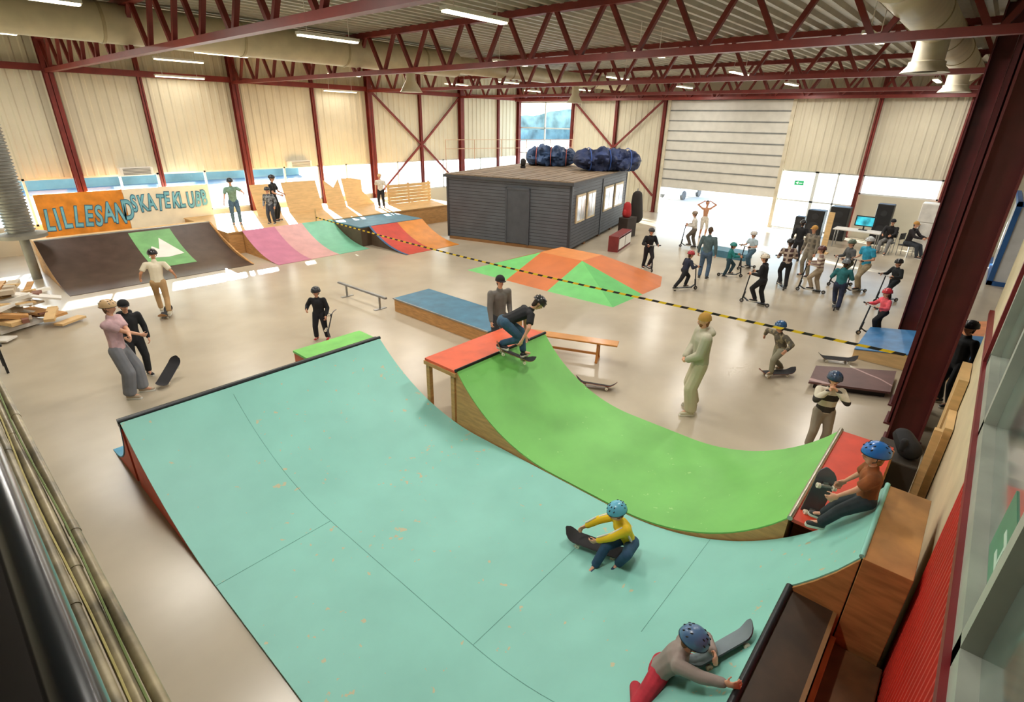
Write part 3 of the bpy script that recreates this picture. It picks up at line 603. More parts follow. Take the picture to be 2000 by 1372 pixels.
e=thing("slatted_fence",(17,22,.8),"low fence of horizontal wooden slats at the platform end","fence")
for k in range(6): b=B(); b.box((15.7,21.8,.81+k*.15),(18.4,21.83,.95+k*.15)); b.obj("slat",PLYL,e)
for x in(15.8,17.0,18.3): b=B(); b.box((x-.04,21.83,.8),(x+.04,21.9,1.75)); b.obj("post",PLY,e)
e=thing("kicker_ramp",(13.5,.4,0),"low blue painted bank ramp with wooden sides","ramp")
b=B(); P=[(-1.2,.62),(-.4,.48),(.4,.36),(1.3,.22)]; b.strip(P,low(P),'x',12.85,14.7); b.obj("riding_surface",mat('3a79ae',.45,var=.12),e,True)
P=low(P,.021); b=B(); b.strip(P,floor0(P),'x',12.87,14.68); b.obj("frame",PLYL,e)
e=thing("quarter_pipe",(16,-1.2,0),"small quarter pipe painted blue and orange beside the column","ramp")
P=arc(-.3,-1.9,1.1,12,.01)
b=B(); b.strip(P,low(P),'x',14.8,16.3); b.obj("riding_surface",mat('4aa0c4',.45),e,True)
b=B(); b.strip(P,low(P),'x',16.3,17.8); b.obj("riding_surface",mat('e5935a',.45),e,True)
P=low(P,.021); b=B(); b.strip(P,floor0(P),'x',14.82,17.78); b.box((14.82,-3,0),(17.78,-1.9,1.08)); b.obj("frame",PLY,e)
e=thing("manual_pad",(11.4,.95,0),"low maroon painted board ramp with faint swirling lines","ramp")
pc=[(10.52,1.62),(11.11,.38),(12.29,.44),(11.43,1.71)]
b=B(); b.prism(pc,'z',.12,.16); b.obj("top",mat('654440',.5,kind='swirl',col2='c9a6a0'),e)
pi_=[(10.66,1.55),(11.18,.45),(12.18,.5),(11.38,1.62)]
b=B(); b.prism(pi_,'z',0,.12); b.obj("support",DARK,e)
# ---------------------------------------------------------------- cabin
e=thing("cabin",(19,14,0),"dark grey clad cabin with flat plank roof and white framed windows","cabin")
fd=V((1.41,-5.29,0)).normalized(); ld=V((-fd.y,fd.x,0))
C0=V((16.5,11.58,0)); Wd=5.45; Ln=7.6
m=Matrix.Identity(4)
for kk,cc in enumerate((ld,-fd,U)):
    for qq in range(3): m[qq][kk]=cc[qq]
for qq in range(3): m[qq][3]=C0[qq]
b=B();b.M=m;b.box((0,0,.12),(Ln,Wd,2.5));b.obj("wall",mat('5b6169',.6,kind='clad',var=.06,scale=2),e)
for x in(0,1.9,3.8,5.7,Ln-.2): b=B();b.M=m;b.box((x,.05,0),(x+.2,Wd-.05,.12)); b.obj("plinth",mat('8a6238',.7),e)
b=B();b.M=m;b.box((-.12,-.1,2.5),(Ln+.1,Wd+.1,2.6))
b.obj("roof",mat('44464a',.6),e)
b=B();b.M=m
for k in range(20): b.box((-.1,-.09+k*.28,2.6),(Ln+.08,-.09+k*.28+.26,2.63+.008*(k%3)))
b.obj("roof_plank",mat('85725c',.7,kind='wood',var=.12),e)["kind"]="stuff"
b=B();b.M=m;b.box((-.05,1.75,.15),(-.005,2.65,2.2));b.box((-.07,1.68,.12),(-.0,1.75,2.28));b.box((-.07,2.65,.12),(0,2.72,2.28));b.box((-.07,1.68,2.2),(0,2.72,2.28));b.obj("door",mat('484c53',.5),e)
for (x,y) in((-.02,-.02),(-.02,Wd-.08),(3.7,-.03),(Ln-.08,-.02)): b=B();b.M=m; b.box((x,y,.1),(x+.1,y+.1,2.46)); b.obj("corner_board",mat('34373c',.5),e)
for x in(.5,1.75,4.0,5.6):
    b=B();b.M=m; w=1.0 if x<4 else 1.3
    b.box((x,-.05,1.05),(x+w,-.0,2.1),0)
    b.box((x+.08,-.06,1.13),(x+w/2-.03,-.045,2.02),1); b.box((x+w/2+.03,-.06,1.13),(x+w-.08,-.045,2.02),1); b.obj("window",[mat('d8c49a',.5),mat('dfe6e6',.1,coat=.5,var=.2,scale=2)],e)
def tarp(c,L,W,Hh,ang,seed,label):
    e=thing("rolled_tarpaulin",c,label,"tarpaulin","rolled tarpaulins on the cabin roof")
    rn=44;nn=60;vs=[];fs=[];ca,sa=math.cos(ang),math.sin(ang)
    for i_ in range(nn+1):
        t=i_/nn; x=-L/2+L*t; env=((1-abs(2*t-1)**3)**.6*.85+.1)*(1-.2*sum(math.exp(-((t-c_)/.03)**2) for c_ in(.22,.5,.8)))
        for k in range(rn):
            q=2*math.pi*k/rn
            w=1+.45*mathutils.noise.noise(V((x*1.6,math.cos(q)*1.6,math.sin(q)*1.6+seed)))+.4*abs(mathutils.noise.noise(V((x*3.0,math.cos(q)*3,math.sin(q)*3+seed*2))))+.12*mathutils.noise.noise(V((x*9,math.cos(q)*7,math.sin(q)*7+seed)))
            yy=W/2*env*w*math.cos(q); z=Hh*.4+Hh/2*env*w*math.sin(q); z=max(z,0)
            vs.append((c[0]+x*ca-yy*sa,c[1]+x*sa+yy*ca,c[2]+z))
    for i_ in range(nn):
        for k in range(rn):
            a=i_*rn+k;b_=i_*rn+(k+1)%rn; fs.append((a,b_,b_+rn,a+rn))
    fs+=[tuple(range(rn)),tuple(range(nn*rn+rn-1,nn*rn-1,-1))]
    b=B();b.add(vs,fs);b.obj("sheet",mat('28365c' if seed==5 else '2c4468',.65,var=.25,scale=2,bump=.5,bscale=5),e,True)
    for t in(-.28,0,.3):
        b=B(); pts=[]
        for k in range(17):
            q=2*math.pi*k/16; yy=(W/2*1.0)*math.cos(q); z=max(Hh*.4+(Hh/2*1.02)*math.sin(q),0.01); x=L*t; pts.append(V((c[0]+x*ca-yy*sa,c[1]+x*sa+yy*ca,c[2]+z)))
        for a,d_ in zip(pts[:-1],pts[1:]): b.cap(a,d_,.018,n=6,hem=2)
        b.obj("strap",mat('b0584a' if seed==1 else '3a5fae',.6),e,True)
tarp((22.1,16.9,2.65),2.5,1.6,.95,math.radians(-55),1,"crumpled blue tarpaulin bundle tied with red straps on the roof")
tarp((21.9,13.55,2.65),3.1,1.6,1.05,math.radians(-45),5,"large rolled navy blue tarpaulin tied with straps on the roof")
e=thing("stage_light",(19.6,16.6,2.63),"small black spotlight standing on the cabin roof","lamp")
b=B(); b.cyl((19.6,16.6,2.63),(19.6,16.6,2.75),.12); b.cap((19.6,16.6,2.85),(19.6,16.6,2.95),.13); b.obj("housing",BLACK,e,True)
Mc=Matrix.Translation((18.0,10.3,0))@Matrix.Rotation(math.radians(15),4,'Z')
e=thing("low_cabinet",(18.9,10.6,0),"low white and red shelf unit beside the cabin","cabinet")
b=B();b.M=Mc
b.box((0,0,0),(1.9,.4,.05));b.box((0,0,.55),(1.9,.4,.6));b.box((0,0,.05),(.05,.4,.55));b.box((1.85,0,.05),(1.9,.4,.55));b.box((.92,0,.05),(.97,.4,.55));b.box((.05,.36,.05),(1.85,.4,.55),1);b.obj("body",[mat('7a2a28',.5),mat('cfc6b8',.5)],e)
for x_ in(.08,1.0): b=B();b.M=Mc;b.box((x_,-.02,.1),(x_+.82,0,.5));b.obj("door",WHITE,e)
e=thing("backpack",(21.0,11.75,.85),"red backpack standing on a dark crate","bag")
b=B(); b.cap((21.0,11.75,1.0),(21.0,11.75,1.35),.2,.16,(1,0,0),1.1); b.cap((20.82,11.75,1.0),(20.82,11.75,1.12),.09,.08); b.obj("bag",mat('b02a2c',.8),e,True)
b=B(); b.box((20.7,11.5,0),(21.5,11.95,.85)); b.obj("crate",mat('3a2f28',.8),bevel=.02,label="dark wooden crate beside the cabin wall",cat="crate")
e=thing("coat_stand",(22.6,12.3,0),"dark coats hanging on a stand beside the cabin","coats")
b=B(); b.cap((22.7,12.2,.6),(22.7,12.25,1.6),.28,.2,(1,0,0),1.6); b.obj("coat",mat('2a2420',.9),e,True)
b=B(); b.cyl((22.7,12.25,0),(22.7,12.25,1.9),.03); b.obj("pole",METAL,e,True)
e=thing("guard_rail",(23,20,0),"thin pale steel guard rail on tall posts behind the cabin","railing")
ga=V((18.8,21.0,0));gb=V((27.2,19.3,0)); GRM=mat('cfae90',.5)
for z in(3.72,3.3): b=B(); b.beam(ga+U*z,gb+U*z,.025,.03); b.obj("rail",GRM,e)
for k in range(6): q=ga+(gb-ga)*k/5; b=B(); b.beam(q,q+U*3.74,.03,.03); b.obj("post",GRM,e)
# ---------------------------------------------------------------- building
X0,XF,YL,YR,ZC=-4.0,28.7,24.8,-6.0,7.0
FLOOR=mat('b9ad98',.25,var=.07,scale=.5,bump=.02,bscale=3)
b=B(); b.box((X0,YR,-.2),(XF,YL,0)); b.obj("floor",FLOOR,kind="structure")
def corr(name,mapf,s0,s1,per,dep,e0,e1,m,off=.012):
    vs=[];fs=[];s=s0;pr=[]
    while s<s1:
        for a,o in((0,0),(.5,0),(.62,dep),(.88,dep),(1,0)):
            if s+a*per<=s1+1e-6 and not(a==0 and pr): pr.append((s+a*per,o+off))
        s+=per
    for s_,o in pr: vs.append(mapf(s_,o,e0)); vs.append(mapf(s_,o,e1))
    for k in range(len(pr)-1): fs.append((2*k,2*k+1,2*k+3,2*k+2))
    b=B();b.add(vs,fs); return b.obj(name,m,kind="structure")
corr("ceiling",lambda s,o,e:(e,s,ZC-o),YR,YL,.34,.09,X0,XF,mat('a8a292',.5,var=.05))
b=B(); b.box((X0,YR,ZC+.02),(XF,YL,ZC+.2)); b.obj("ceiling",mat('8f8a7e',.6),kind="structure")
corr("wall_left",lambda s,o,e:(s,YL-o,e),X0,XF,.34,.03,2.5,ZC,CREAM)
corr("wall_far",lambda s,o,e:(XF-o,s,e),14.2,20.4,.34,.03,0,ZC,CREAM)
corr("wall_far",lambda s,o,e:(XF-o,s,e),YR,7.9,.34,.03,2.75,ZC,CREAM)
b=B(); b.box((XF,14.2,0),(XF+.15,20.4,ZC)); b.box((XF,20.4,5.8),(XF+.15,YL,ZC)); b.box((XF,20.4,0),(XF+.15,YL,1.2)); b.box((XF,7.9,5.85),(XF+.15,14.2,ZC)); b.box((XF,YR,2.75),(XF+.15,7.9,ZC)); b.box((XF,YR,0),(XF+.15,4.55,1.9)); b.box((XF,YR,1.9),(XF+.15,1.6,2.75)); b.obj("wall_far",CREAM,kind="structure")
b=B(); b.box((X0,YL,2.5),(26.7,YL+.15,ZC)); b.box((26.7,YL,5.8),(XF,YL+.15,ZC)); b.box((X0,YL,0),(26.7,YL+.15,.9)); b.box((26.7,YL,0),(XF,YL+.15,1.2)); b.obj("wall_left",CREAM,kind="structure")
b=B(); b.box((X0-.15,YR,0),(X0,YL,ZC)); b.obj("wall_back",CREAM,kind="structure")
b=B(); b.box((X0,YR-.15,0),(XF,YR,ZC)); b.obj("wall_right",CREAM,kind="structure")
gm=bpy.data.materials.new("glass_pane"); gm.use_nodes=True; nt=gm.node_tree; nt.nodes.clear()
o_=nt.nodes.new("ShaderNodeOutputMaterial"); mx=nt.nodes.new("ShaderNodeMixShader"); tr=nt.nodes.new("ShaderNodeBsdfTransparent"); gl=nt.nodes.new("ShaderNodeBsdfGlossy"); gl.inputs[1].default_value=.03
tr.inputs[0].default_value=(.84,.95,.97,1); mx.inputs[0].default_value=.06; nt.links.new(tr.outputs[0],mx.inputs[1]); nt.links.new(gl.outputs[0],mx.inputs[2]); nt.links.new(mx.outputs[0],o_.inputs[0])
WF=mat('d9dcd8',.5,var=.03)
nw=[0]
def window(mapf,s0,s1,z0,z1,div=(1,1)):
    nw[0]+=1; b=B(); t=.07
    def bx(sa,sb,za,zb,m,d0=-.04,d1=.04):
        p0=mapf(sa,d0,za);p1=mapf(sb,d1,zb); b.box(tuple(min(a,c) for a,c in zip(p0,p1)),tuple(max(a,c) for a,c in zip(p0,p1)),m)
    bx(s0,s1,z0,z0+t,0);bx(s0,s1,z1-t,z1,0);bx(s0,s0+t,z0,z1,0);bx(s1-t,s1,z0,z1,0)
    for k in range(1,div[0]): s=s0+(s1-s0)*k/div[0]; bx(s-t/2,s+t/2,z0,z1,0)
    for k in range(1,div[1]): z=z0+(z1-z0)*k/div[1]; bx(s0,s1,z-t/2,z+t/2,0)
    b.add([mapf(s0,0,z0),mapf(s1,0,z0),mapf(s1,0,z1),mapf(s0,0,z1)],[(0,1,2,3)],1)
    b.obj("window_%d"%nw[0],[WF,gm],kind="structure")
ml=lambda s,o,z:(s,YL+.07+o,z); mf=lambda s,o,z:(XF+.07+o,s,z)
xs=[-4,-1.5,1.5,4.5,7.1,10.5,14.0,17.0,20.4,23.6,26.7]
for a,c in zip(xs[:-1],xs[1:]): window(ml,a,c,.9,2.5,(2,1))
window(ml,26.7,XF,1.2,5.8,(1,3)); window(mf,20.4,YL,1.2,5.8,(2,3)); window(mf,1.6,4.5,1.9,2.75,(1,1)); window(mf,6.35,7.9,0,2.75,(1,2)); 
window(mf,4.55,6.35,0,2.75,(2,2))
for x,zz in((6.3,2.5),(12.9,2.5)):
    e=thing("air_heater",(x,YL-.2,zz),"white wall mounted heater unit above the window","heater","wall heaters")
    b=B(); b.box((x-.55,YL-.35,zz-.05),(x+.55,YL-.0,zz+.25)); b.obj("casing",WHITE,e,bevel=.03)
    b=B()
    for k in range(5): b.box((x-.45,YL-.36,zz+k*.05),(x+.45,YL-.345,zz+.02+k*.05))
    b.obj("grille",mat('6a6a66',.5),e)
e=bpy.data.objects.new("door_1",None); COL.objects.link(e); WL[e.name]=V((0,0,0)); e["kind"]="structure"
for k in range(9):
    z0=1.42+k*.49; b=B(); b.box((XF-.09,7.95,z0),(XF-.03,14.15,z0+.455)); b.box((XF-.085,7.95,z0+.455),(XF-.05,14.15,z0+.49),1); b.box((XF-.11,7.95,z0+.43),(XF-.09,14.15,z0+.455),1); b.obj("door_panel",[mat('cdcac0',.4,var=.03),mat('7f817e',.4)],e,kind="structure")
for y in(7.9,14.1): b=B(); b.box((XF-.16,y-.06,0),(XF-.02,y+.1,5.95)); b.obj("trim_%d"%(4 if y>10 else 5),mat('c9bfa6',.5),kind="structure")
def col(x,y,w=.22,z1=6.93,g="red steel columns",wall='y',m_=None):
    e=thing("steel_column",(x,y,0),"tall dark red painted steel H column","column",g)
    b=B(); t=.03
    if wall=='y': b.box((x-w/2,y-w/2,0),(x+w/2,y-w/2+t,z1)); b.box((x-w/2,y+w/2-t,0),(x+w/2,y+w/2,z1)); b.box((x-.01,y-w/2,0),(x+.01,y+w/2,z1))
    else: b.box((x-w/2,y-w/2,0),(x-w/2+t,y+w/2,z1)); b.box((x+w/2-t,y-w/2,0),(x+w/2,y+w/2,z1)); b.box((x-w/2,y-.01,0),(x+w/2,y+.01,z1))
    b.obj("shaft",m_ or RED,e)
    b=B(); b.box((x-w/2-.04,y-w/2-.04,0),(x+w/2+.04,y+w/2+.04,.03)); b.obj("base_plate",m_ or RED,e)
for x in(4.5,10.5,17.0,23.3): col(x,YL-.2,.26)
for x in(1.5,7.15,14.0,20.3,26.6): col(x,YL-.13,.14)
col(XF-.15,YL-.15,.22)
for y in(20.35,17.3,14.35,4.55,1.5): col(XF-.15,y,.15,wall='x')
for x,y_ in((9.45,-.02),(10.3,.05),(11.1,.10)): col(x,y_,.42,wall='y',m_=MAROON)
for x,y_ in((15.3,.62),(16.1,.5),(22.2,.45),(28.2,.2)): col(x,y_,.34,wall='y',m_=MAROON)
def brace(p,q,g="diagonal wall braces"):
    b=B(); b.beam(p,q,.07,.1); b.obj("diagonal_brace",RED,label="dark red steel diagonal wall brace",cat="brace",group=g)
y=YL-.15
brace((17.25,y,5.8),(20.2,y,3.4)); brace((23.2,y,5.8),(20.4,y,3.4)); brace((17.25,y,.9),(20.2,y,3.3)); brace((23.2,y,.9),(20.4,y,3.3))
x=XF-.2
brace((x,20.25,5.8),(x,17.4,3.4)); brace((x,14.45,5.8),(x,17.2,3.4)); brace((x,20.25,.9),(x,17.4,3.3)); brace((x,14.45,.9),(x,17.2,3.3))
b=B(); b.beam((X0,YL-.18,5.95),(XF,YL-.18,5.95),.12,.2); b.obj("eaves_beam",RED,label="long red steel beam running along the window wall",cat="beam")
b=B(); b.beam((XF-.18,YR,5.98),(XF-.18,YL,5.98),.12,.2); b.obj("eaves_beam",RED,label="long red steel beam above the roller door",cat="beam")
def truss(x):
    e=thing("roof_truss",(x,12.4,5.8),"dark red steel lattice roof truss spanning the hall","truss","roof trusses")
    ya,yb=-.1,YL-.15; zb,zt_=5.86,6.84
    b=B(); b.beam((x,ya,zb),(x,yb,zb),.16,.12); b.obj("bottom_chord",mat('7c2c26',.45),e)
    b=B(); b.beam((x,ya,zt_),(x,yb,zt_),.18,.14); b.obj("top_chord",RED,e)
    n=18; w=(yb-ya)/n
    for k in range(n):
        y0_=ya+k*w
        for p_,q_ in(((x,y0_+.06,zt_),(x,y0_+w/2-.05,zb)),((x,y0_+w/2+.05,zb),(x,y0_+w-.06,zt_))):
            b=B(); b.beam(p_,q_,.085,.085,upv=(1,0,0)); b.obj("diagonal",RED,e)
for x in(4.5,10.5,17.0,23.3,28.2): truss(x)
GALV=mat('cdc2a4',.45,metal=.1,var=.05)
def duct(p,q,r_,label,rings=1.5):
    e=thing("ventilation_duct",((p[0]+q[0])/2,(p[1]+q[1])/2,(p[2]+q[2])/2),label,"duct")
    b=B(); b.cyl(p,q,r_,n=28); b.obj("pipe",GALV,e,True)
    d=V(q)-V(p); n=int(d.length/rings); dn=d.normalized()
    for k in range(n+1): c=V(p)+dn*min(k*rings,d.length-.03); b=B(); b.cyl(c-dn*.03,c+dn*.03,r_+.015,n=28); b.obj("flange",mat('b3a584',.45,metal=.2),e,True)
duct((-2,15.6,6.42),(14.5,15.6,6.42),.40,"large round pale ventilation duct under the roof",3)
duct((14.5,15.6,6.42),(26,15.6,6.42),.28,"narrower round pale ventilation duct under the roof",3)
duct((9,1.6,6.4),(24,1.6,6.4),.33,"round ventilation duct running beside the steel columns",3)
for x,y,z_ in((13.6,1.6,5.6),(20.6,1.6,5.6)):
    e=thing("air_diffuser",(x,y,z_),"pale flared ventilation outlet hanging under the duct","vent","flared air outlets")
    b=B(); b.lathe([(.26,.6),(.26,.2),(.30,.18),(.30,.12),(.38,.02),(.40,0),(.2,.02)],(x,y,z_),n=24); b.obj("cone",mat('d3cab4',.45),e,True)
for x,y in((12.5,15.6),(22,15.6)):
    e=thing("air_diffuser",(x,y,5.4),"pale flared ventilation outlet hanging under the duct","vent","flared air outlets")
    b=B(); b.lathe([(.16,.72),(.16,.35),(.36,.02),(.38,0),(.1,.02)],(x,y,5.45),n=20); b.obj("cone",GALV,e,True)
e=thing("spiral_duct",(2.1,20.8,0),"vertical silver spiral duct with a wide base flange","duct")
b=B()
P=[]
for k in range(62): P+=[(.31,k*.09),(.35,k*.09+.02),(.35,k*.09+.04),(.31,k*.09+.06)]
b.lathe([q for q in P if q[1]<5.5],(2.1,20.8,1.35),n=24); b.obj("pipe",mat('94938d',.35,metal=.6),e,True)
b=B(); b.lathe([(.34,.15),(.58,.1),(.58,0),(.3,0)],(2.1,20.8,1.25),n=24); b.obj("flange",mat('8d8a80',.5,metal=.4),e,True)
b=B(); b.cyl((2.1,20.8,0),(2.1,20.8,1.25),.12); b.obj("stand",mat('8d8a80',.5,metal=.4),e,True)
LE=mat('fff2cf',.5,emit=6,var=0)
def lamp(x,y,z,L=1.5,ax='x',pw=138):
    e=thing("ceiling_light",(x,y,z),"white strip light hanging under the roof","light","strip lights")
    dx,dy=(L/2,.09) if ax=='x' else (.09,L/2)
    b=B(); b.box((x-dx,y-dy,z),(x+dx,y+dy,z+.06)); b.cyl((x-dx*.7,y,z+.06),(x-dx*.7,y,ZC-.05),.008,n=6); b.cyl((x+dx*.7,y,z+.06),(x+dx*.7,y,ZC-.05),.008,n=6); b.obj("housing",WHITE,e)
    b=B(); b.box((x-dx*.97,y-dy*.8,z-.03),(x+dx*.97,y+dy*.8,z)); b.obj("tube",LE,e)
    l=bpy.data.lights.new("lamp",'AREA'); l.shape='RECTANGLE'; l.size=2*dx; l.size_y=2*dy; l.energy=pw; l.color=(1,.95,.88); lo=bpy.data.objects.new("lamp",l); COL.objects.link(lo); lo.location=(x,y,z-.05); tag(lo,e); 
for x in(2.2,7.5,13.7,20.0,26.0):
    for y in(2.6,7.5,12.2,18.0,21.4): lamp(x,y,6.25,pw=92 if y>21 else 128)
lamp(8.4,YL-.6,5.9,1.7,'x',10); lamp(15.2,YL-.6,5.75,1.7,'x',10)
# ---------------------------------------------------------------- mezzanine foreground
e=thing("balcony_railing",(0,1.5,2.95),"glossy black tube railing along the balcony edge","railing")
b=B(); b.cyl((-.029,-.3,4.0),(-.029,6,4.0),.025,n=24); b.obj("handrail",mat('1a1d24',.25,coat=.4),e,True)
for y in(2.9,5.5): b=B(); b.cyl((-.1,y,2.95),(-.045,y,4.0),.02,n=14); b.obj("post",mat('15171c',.25),e,True)
b=B(); b.box((X0,-.45,2.75),(-.12,8,2.95)); b.obj("floor",mat('2a2420',.8),kind="structure")
b=B(); b.box((-.12,-.45,2.6),(-.04,8,2.98)); b.obj("trim_2",mat('7a2a22',.5),kind="structure")
for k,(x,z,r_,c_) in enumerate(((-.002,3.33,.015,'857b62'),(.034,3.3,.017,'968a6c'),(.072,3.3,.016,'8d8164'))):
    b=B()
    b.cyl((x,-.3,z),(x,7,z),r_,n=14)
    for q in range(6): b.cyl((x,.5+q*1.1+k*.2,z),(x,.56+q*1.1+k*.2,z),r_+.002,n=14)
    b.obj("conduit_pipe",mat(c_,.4,metal=.2,var=.3,scale=8),None,True,label="weathered pale conduit pipe clipped along the balcony edge",cat="pipe",group="conduit pipes along the balcony")
for k,c_ in enumerate(('6f8048','b0a468')):
    b=B(); pts=[V((.054-.036*k+.005*math.sin(q*.9+k*2),-.2+q*.25,3.322+.003*math.sin(q*1.7+k))) for q in range(28)]
    for a,d_ in zip(pts[:-1],pts[1:]): b.cap(a,d_,.0035,n=6,hem=2)
    b.obj("cable",mat(c_,.5),None,True,label="thin green cable lying along the conduit pipes" if k==0 else "thin yellow cable lying along the conduit pipes",cat="cable")
yw=-.45
b=B(); b.box((-1,yw-.12,0),(9.0,yw,2.5)); b.box((6.6,yw-.12,2.5),(9.0,yw,4.4)); b.box((-1,yw-.12,4.4),(9,yw,ZC)); b.obj("wall_near",mat('d4c7a6',.6,var=.04),kind="structure")
corr("wall_cladding",lambda s,o,e_:(s,yw+.005+o,e_),1.2,4.35,.09,.02,0,2.5,mat('c8352a',.4,var=.05))
FG=mat('a3a89c',.45)
b=B()
for x in(1.1,2.45,4.9,6.62): b.box((x-.05,yw-.1,2.5),(x+.05,yw+.02,4.4))
b.box((1.1,yw-.1,2.5),(6.7,yw+.02,2.62)); b.box((1.1,yw-.1,4.3),(6.7,yw+.02,4.45))
b.box((1.1,yw-.09,2.5),(6.7,yw-.05,4.4),1); b.obj("window_21",[FG,mat('6a7a72',.08,coat=.6,var=.2)],kind="structure")
b=B(); b.box((1.1,yw-.01,2.44),(8.9,yw+.05,2.5)); b.box((6.7,yw-.01,2.5),(6.78,yw+.05,4.5)); b.obj("trim_3",mat('7a1f24',.4),kind="structure")
e=thing("poster",(3.0,yw-.045,2.8),"green poster with faint white lettering behind the window","poster")
b=B(); b.box((2.55,yw-.05,2.65),(3.2,yw-.044,3.0)); b.obj("sheet",mat('52876a',.5),e)
b=B(); b.box((2.75,yw-.044,2.74),(3.0,yw-.041,2.77)); b.box((2.75,yw-.044,2.86),(3.0,yw-.041,2.89)); b.box((2.86,yw-.044,2.77),(2.89,yw-.041,2.86)); b.obj("lettering",mat('b9cfc0',.5),e)
e=thing("wooden_boards",(8.2,-.35,0),"rough wooden boards leaning at the wall end","boards")
b=B(); b.box((7.5,-.44,0),(8.1,-.36,1.35)); b.box((8.15,-.44,0),(8.9,-.34,1.75)); b.obj("board",PLYL,e)
b=B(); b.box((7.35,-.35,0),(7.43,-.27,1.35)); b.obj("post",PLYL,e)
e=thing("backpack",(7.6,-.1,.8),"black backpack lying beside the red platform","bag")
b=B(); b.cap((7.5,-.12,.93),(7.65,-.02,1.0),.13,.11,(1,0,0),1.2); b.cap((7.4,-.05,.95),(7.4,-.05,1.06),.04); b.obj("bag",mat('1b1c20',.8),e,True)
b=B(); b.box((7.3,-.26,0),(7.9,.2,.80)); b.obj("crate",mat('3a342e',.8),label="dark low crate beside the red platform",cat="crate",bevel=.02)
# ---------------------------------------------------------------- far right furniture
def speaker(x,y,z,w,d_,h,lab="black loudspeaker cabinet standing on the floor"):
    e=thing("loudspeaker",(x,y,z),lab,"speaker","black loudspeakers"); b=B(); b.box((x,y,z),(x+d_,y+w,z+h)); b.obj("cabinet",BLACK,e,bevel=.03)
    for hz,rr in((.35,.38),(.78,.2)): b=B(); b.cyl((x-.012,y+w/2,z+h*hz),(x+.01,y+w/2,z+h*hz),w*rr,n=24); b.obj("driver",mat('2a2a2c',.7),e,True)
speaker(27.3,5.35,0,.7,.6,1.2); speaker(27.2,4.4,0,.75,.6,1.45); speaker(27.6,2.9,0,.6,.5,1.7); speaker(27.7,6.2,0,.4,.4,.8)
e=thing("table",(26.2,3.7,0),"white folding table with a monitor on it","table")
b=B(); b.box((25.7,2.9,.71),(26.5,4.6,.75)); b.obj("top",WHITE,e,bevel=.01)
for x,y in((25.8,3),(26.4,3),(25.8,4.5),(26.4,4.5)): b=B(); b.cyl((x,y,0),(x,y,.71),.02); b.obj("leg",METAL,e,True)
e=thing("monitor",(26.2,3.6,.75),"computer monitor with a bright cyan screen","monitor")
b=B(); b.box((26.2,3.25,.9),(26.24,3.95,1.32)); b.obj("frame",BLACK,e); b=B(); b.box((26.19,3.29,.94),(26.2,3.91,1.28)); b.obj("screen",mat('3fc0d8',.3,emit=.8,var=.3),e); b=B(); b.cyl((26.25,3.6,.76),(26.25,3.6,.95),.03); b.box((26.1,3.45,.75),(26.35,3.75,.77)); b.obj("stand",BLACK,e)
e=thing("refrigerator",(27.3,1.5,0),"tall white refrigerator beside the table","refrigerator")
b=B(); b.box((27.0,1.2,.0),(27.7,1.95,1.95)); b.obj("body",WHITE,e,bevel=.02)
for z0_,z1_ in((.08,1.2),(1.23,1.93)): b=B(); b.box((26.95,1.22,z0_),(27.0,1.93,z1_)); b.obj("door",mat('efece4',.35),e,bevel=.01)
b=B(); b.box((26.91,1.8,.8),(26.95,1.84,1.1)); b.obj("handle",METAL,e)
e=thing("tall_board",(24.0,4.4,0),"narrow upright wooden plank standing on the floor","board")
b=B(); b.box((24.0,4.35,0),(24.05,4.55,1.6)); b.obj("plank",PLYL,e)
b=B(); b.box((23.85,4.25,0),(24.2,4.65,.03)); b.obj("foot",PLYL,e)
e=thing("grind_box",(20.6,7,0),"low blue painted ledge near the door","ledge")
b=B(); b.box((20.2,6.2,0),(21.0,7.9,.25)); b.obj("body",mat('4a7d94',.5),e)
e=thing("storage_container",(23,-2,0),"white container cabin with blue frame edges","container")
b=B(); b.box((22.9,-3.6,.1),(27.5,-.75,2.6)); b.obj("wall",mat('cfd3d6',.4,var=.04),e)
b=B()
for z in(.0,2.5): b.box((22.85,-3.65,z),(22.97,-.7,z+.14)); b.box((22.85,-.8,z),(27.5,-.68,z+.14))
for y in(-3.65,-.82): b.box((22.85,y,0),(22.97,y+.14,2.6))
b.obj("frame",mat('2a5f9f',.4),e)
e=thing("exit_sign",(XF-.3,6.9,2.2),"small green emergency exit sign above the glass door","sign")
b=B(); b.box((XF-.33,6.75,2.12),(XF-.3,7.15,2.32)); b.obj("panel",mat('1f9a5a',.4,emit=.6),e)
b=B(); b.box((XF-.335,6.8,2.2),(XF-.33,6.95,2.23)); b.add([(XF-.335,6.98,2.16),(XF-.335,6.98,2.28),(XF-.335,7.1,2.22)],[(0,1,2)]); b.obj("arrow",mat('ffffff',.4,emit=.8),e)
p0=V((9.6,.3,1.42));p1=V((10.85,19.95,.95)); b=B(); n=40; pts=[]
for k in range(n+1):
    t=k/n; q=p0+(p1-p0)*t; q.z-=.25*math.sin(math.pi*t)*.6; pts.append(q)
for a,d_ in zip(pts[:-1],pts[1:]): b.beam(a,d_,.004,.045)
b.obj("barrier_tape",mat('e0c020',.5,kind='stripeY',col2='1a1a1a',th=3.2,var=.03),label="yellow and black striped barrier tape stretched across the hall",cat="tape")
b=B(); b.beam((10.85,19.97,.8),(10.85,19.97,1.3),.05,.05); b.obj("wooden_stake",PLYL,label="short wooden stake holding the barrier tape",cat="stake")
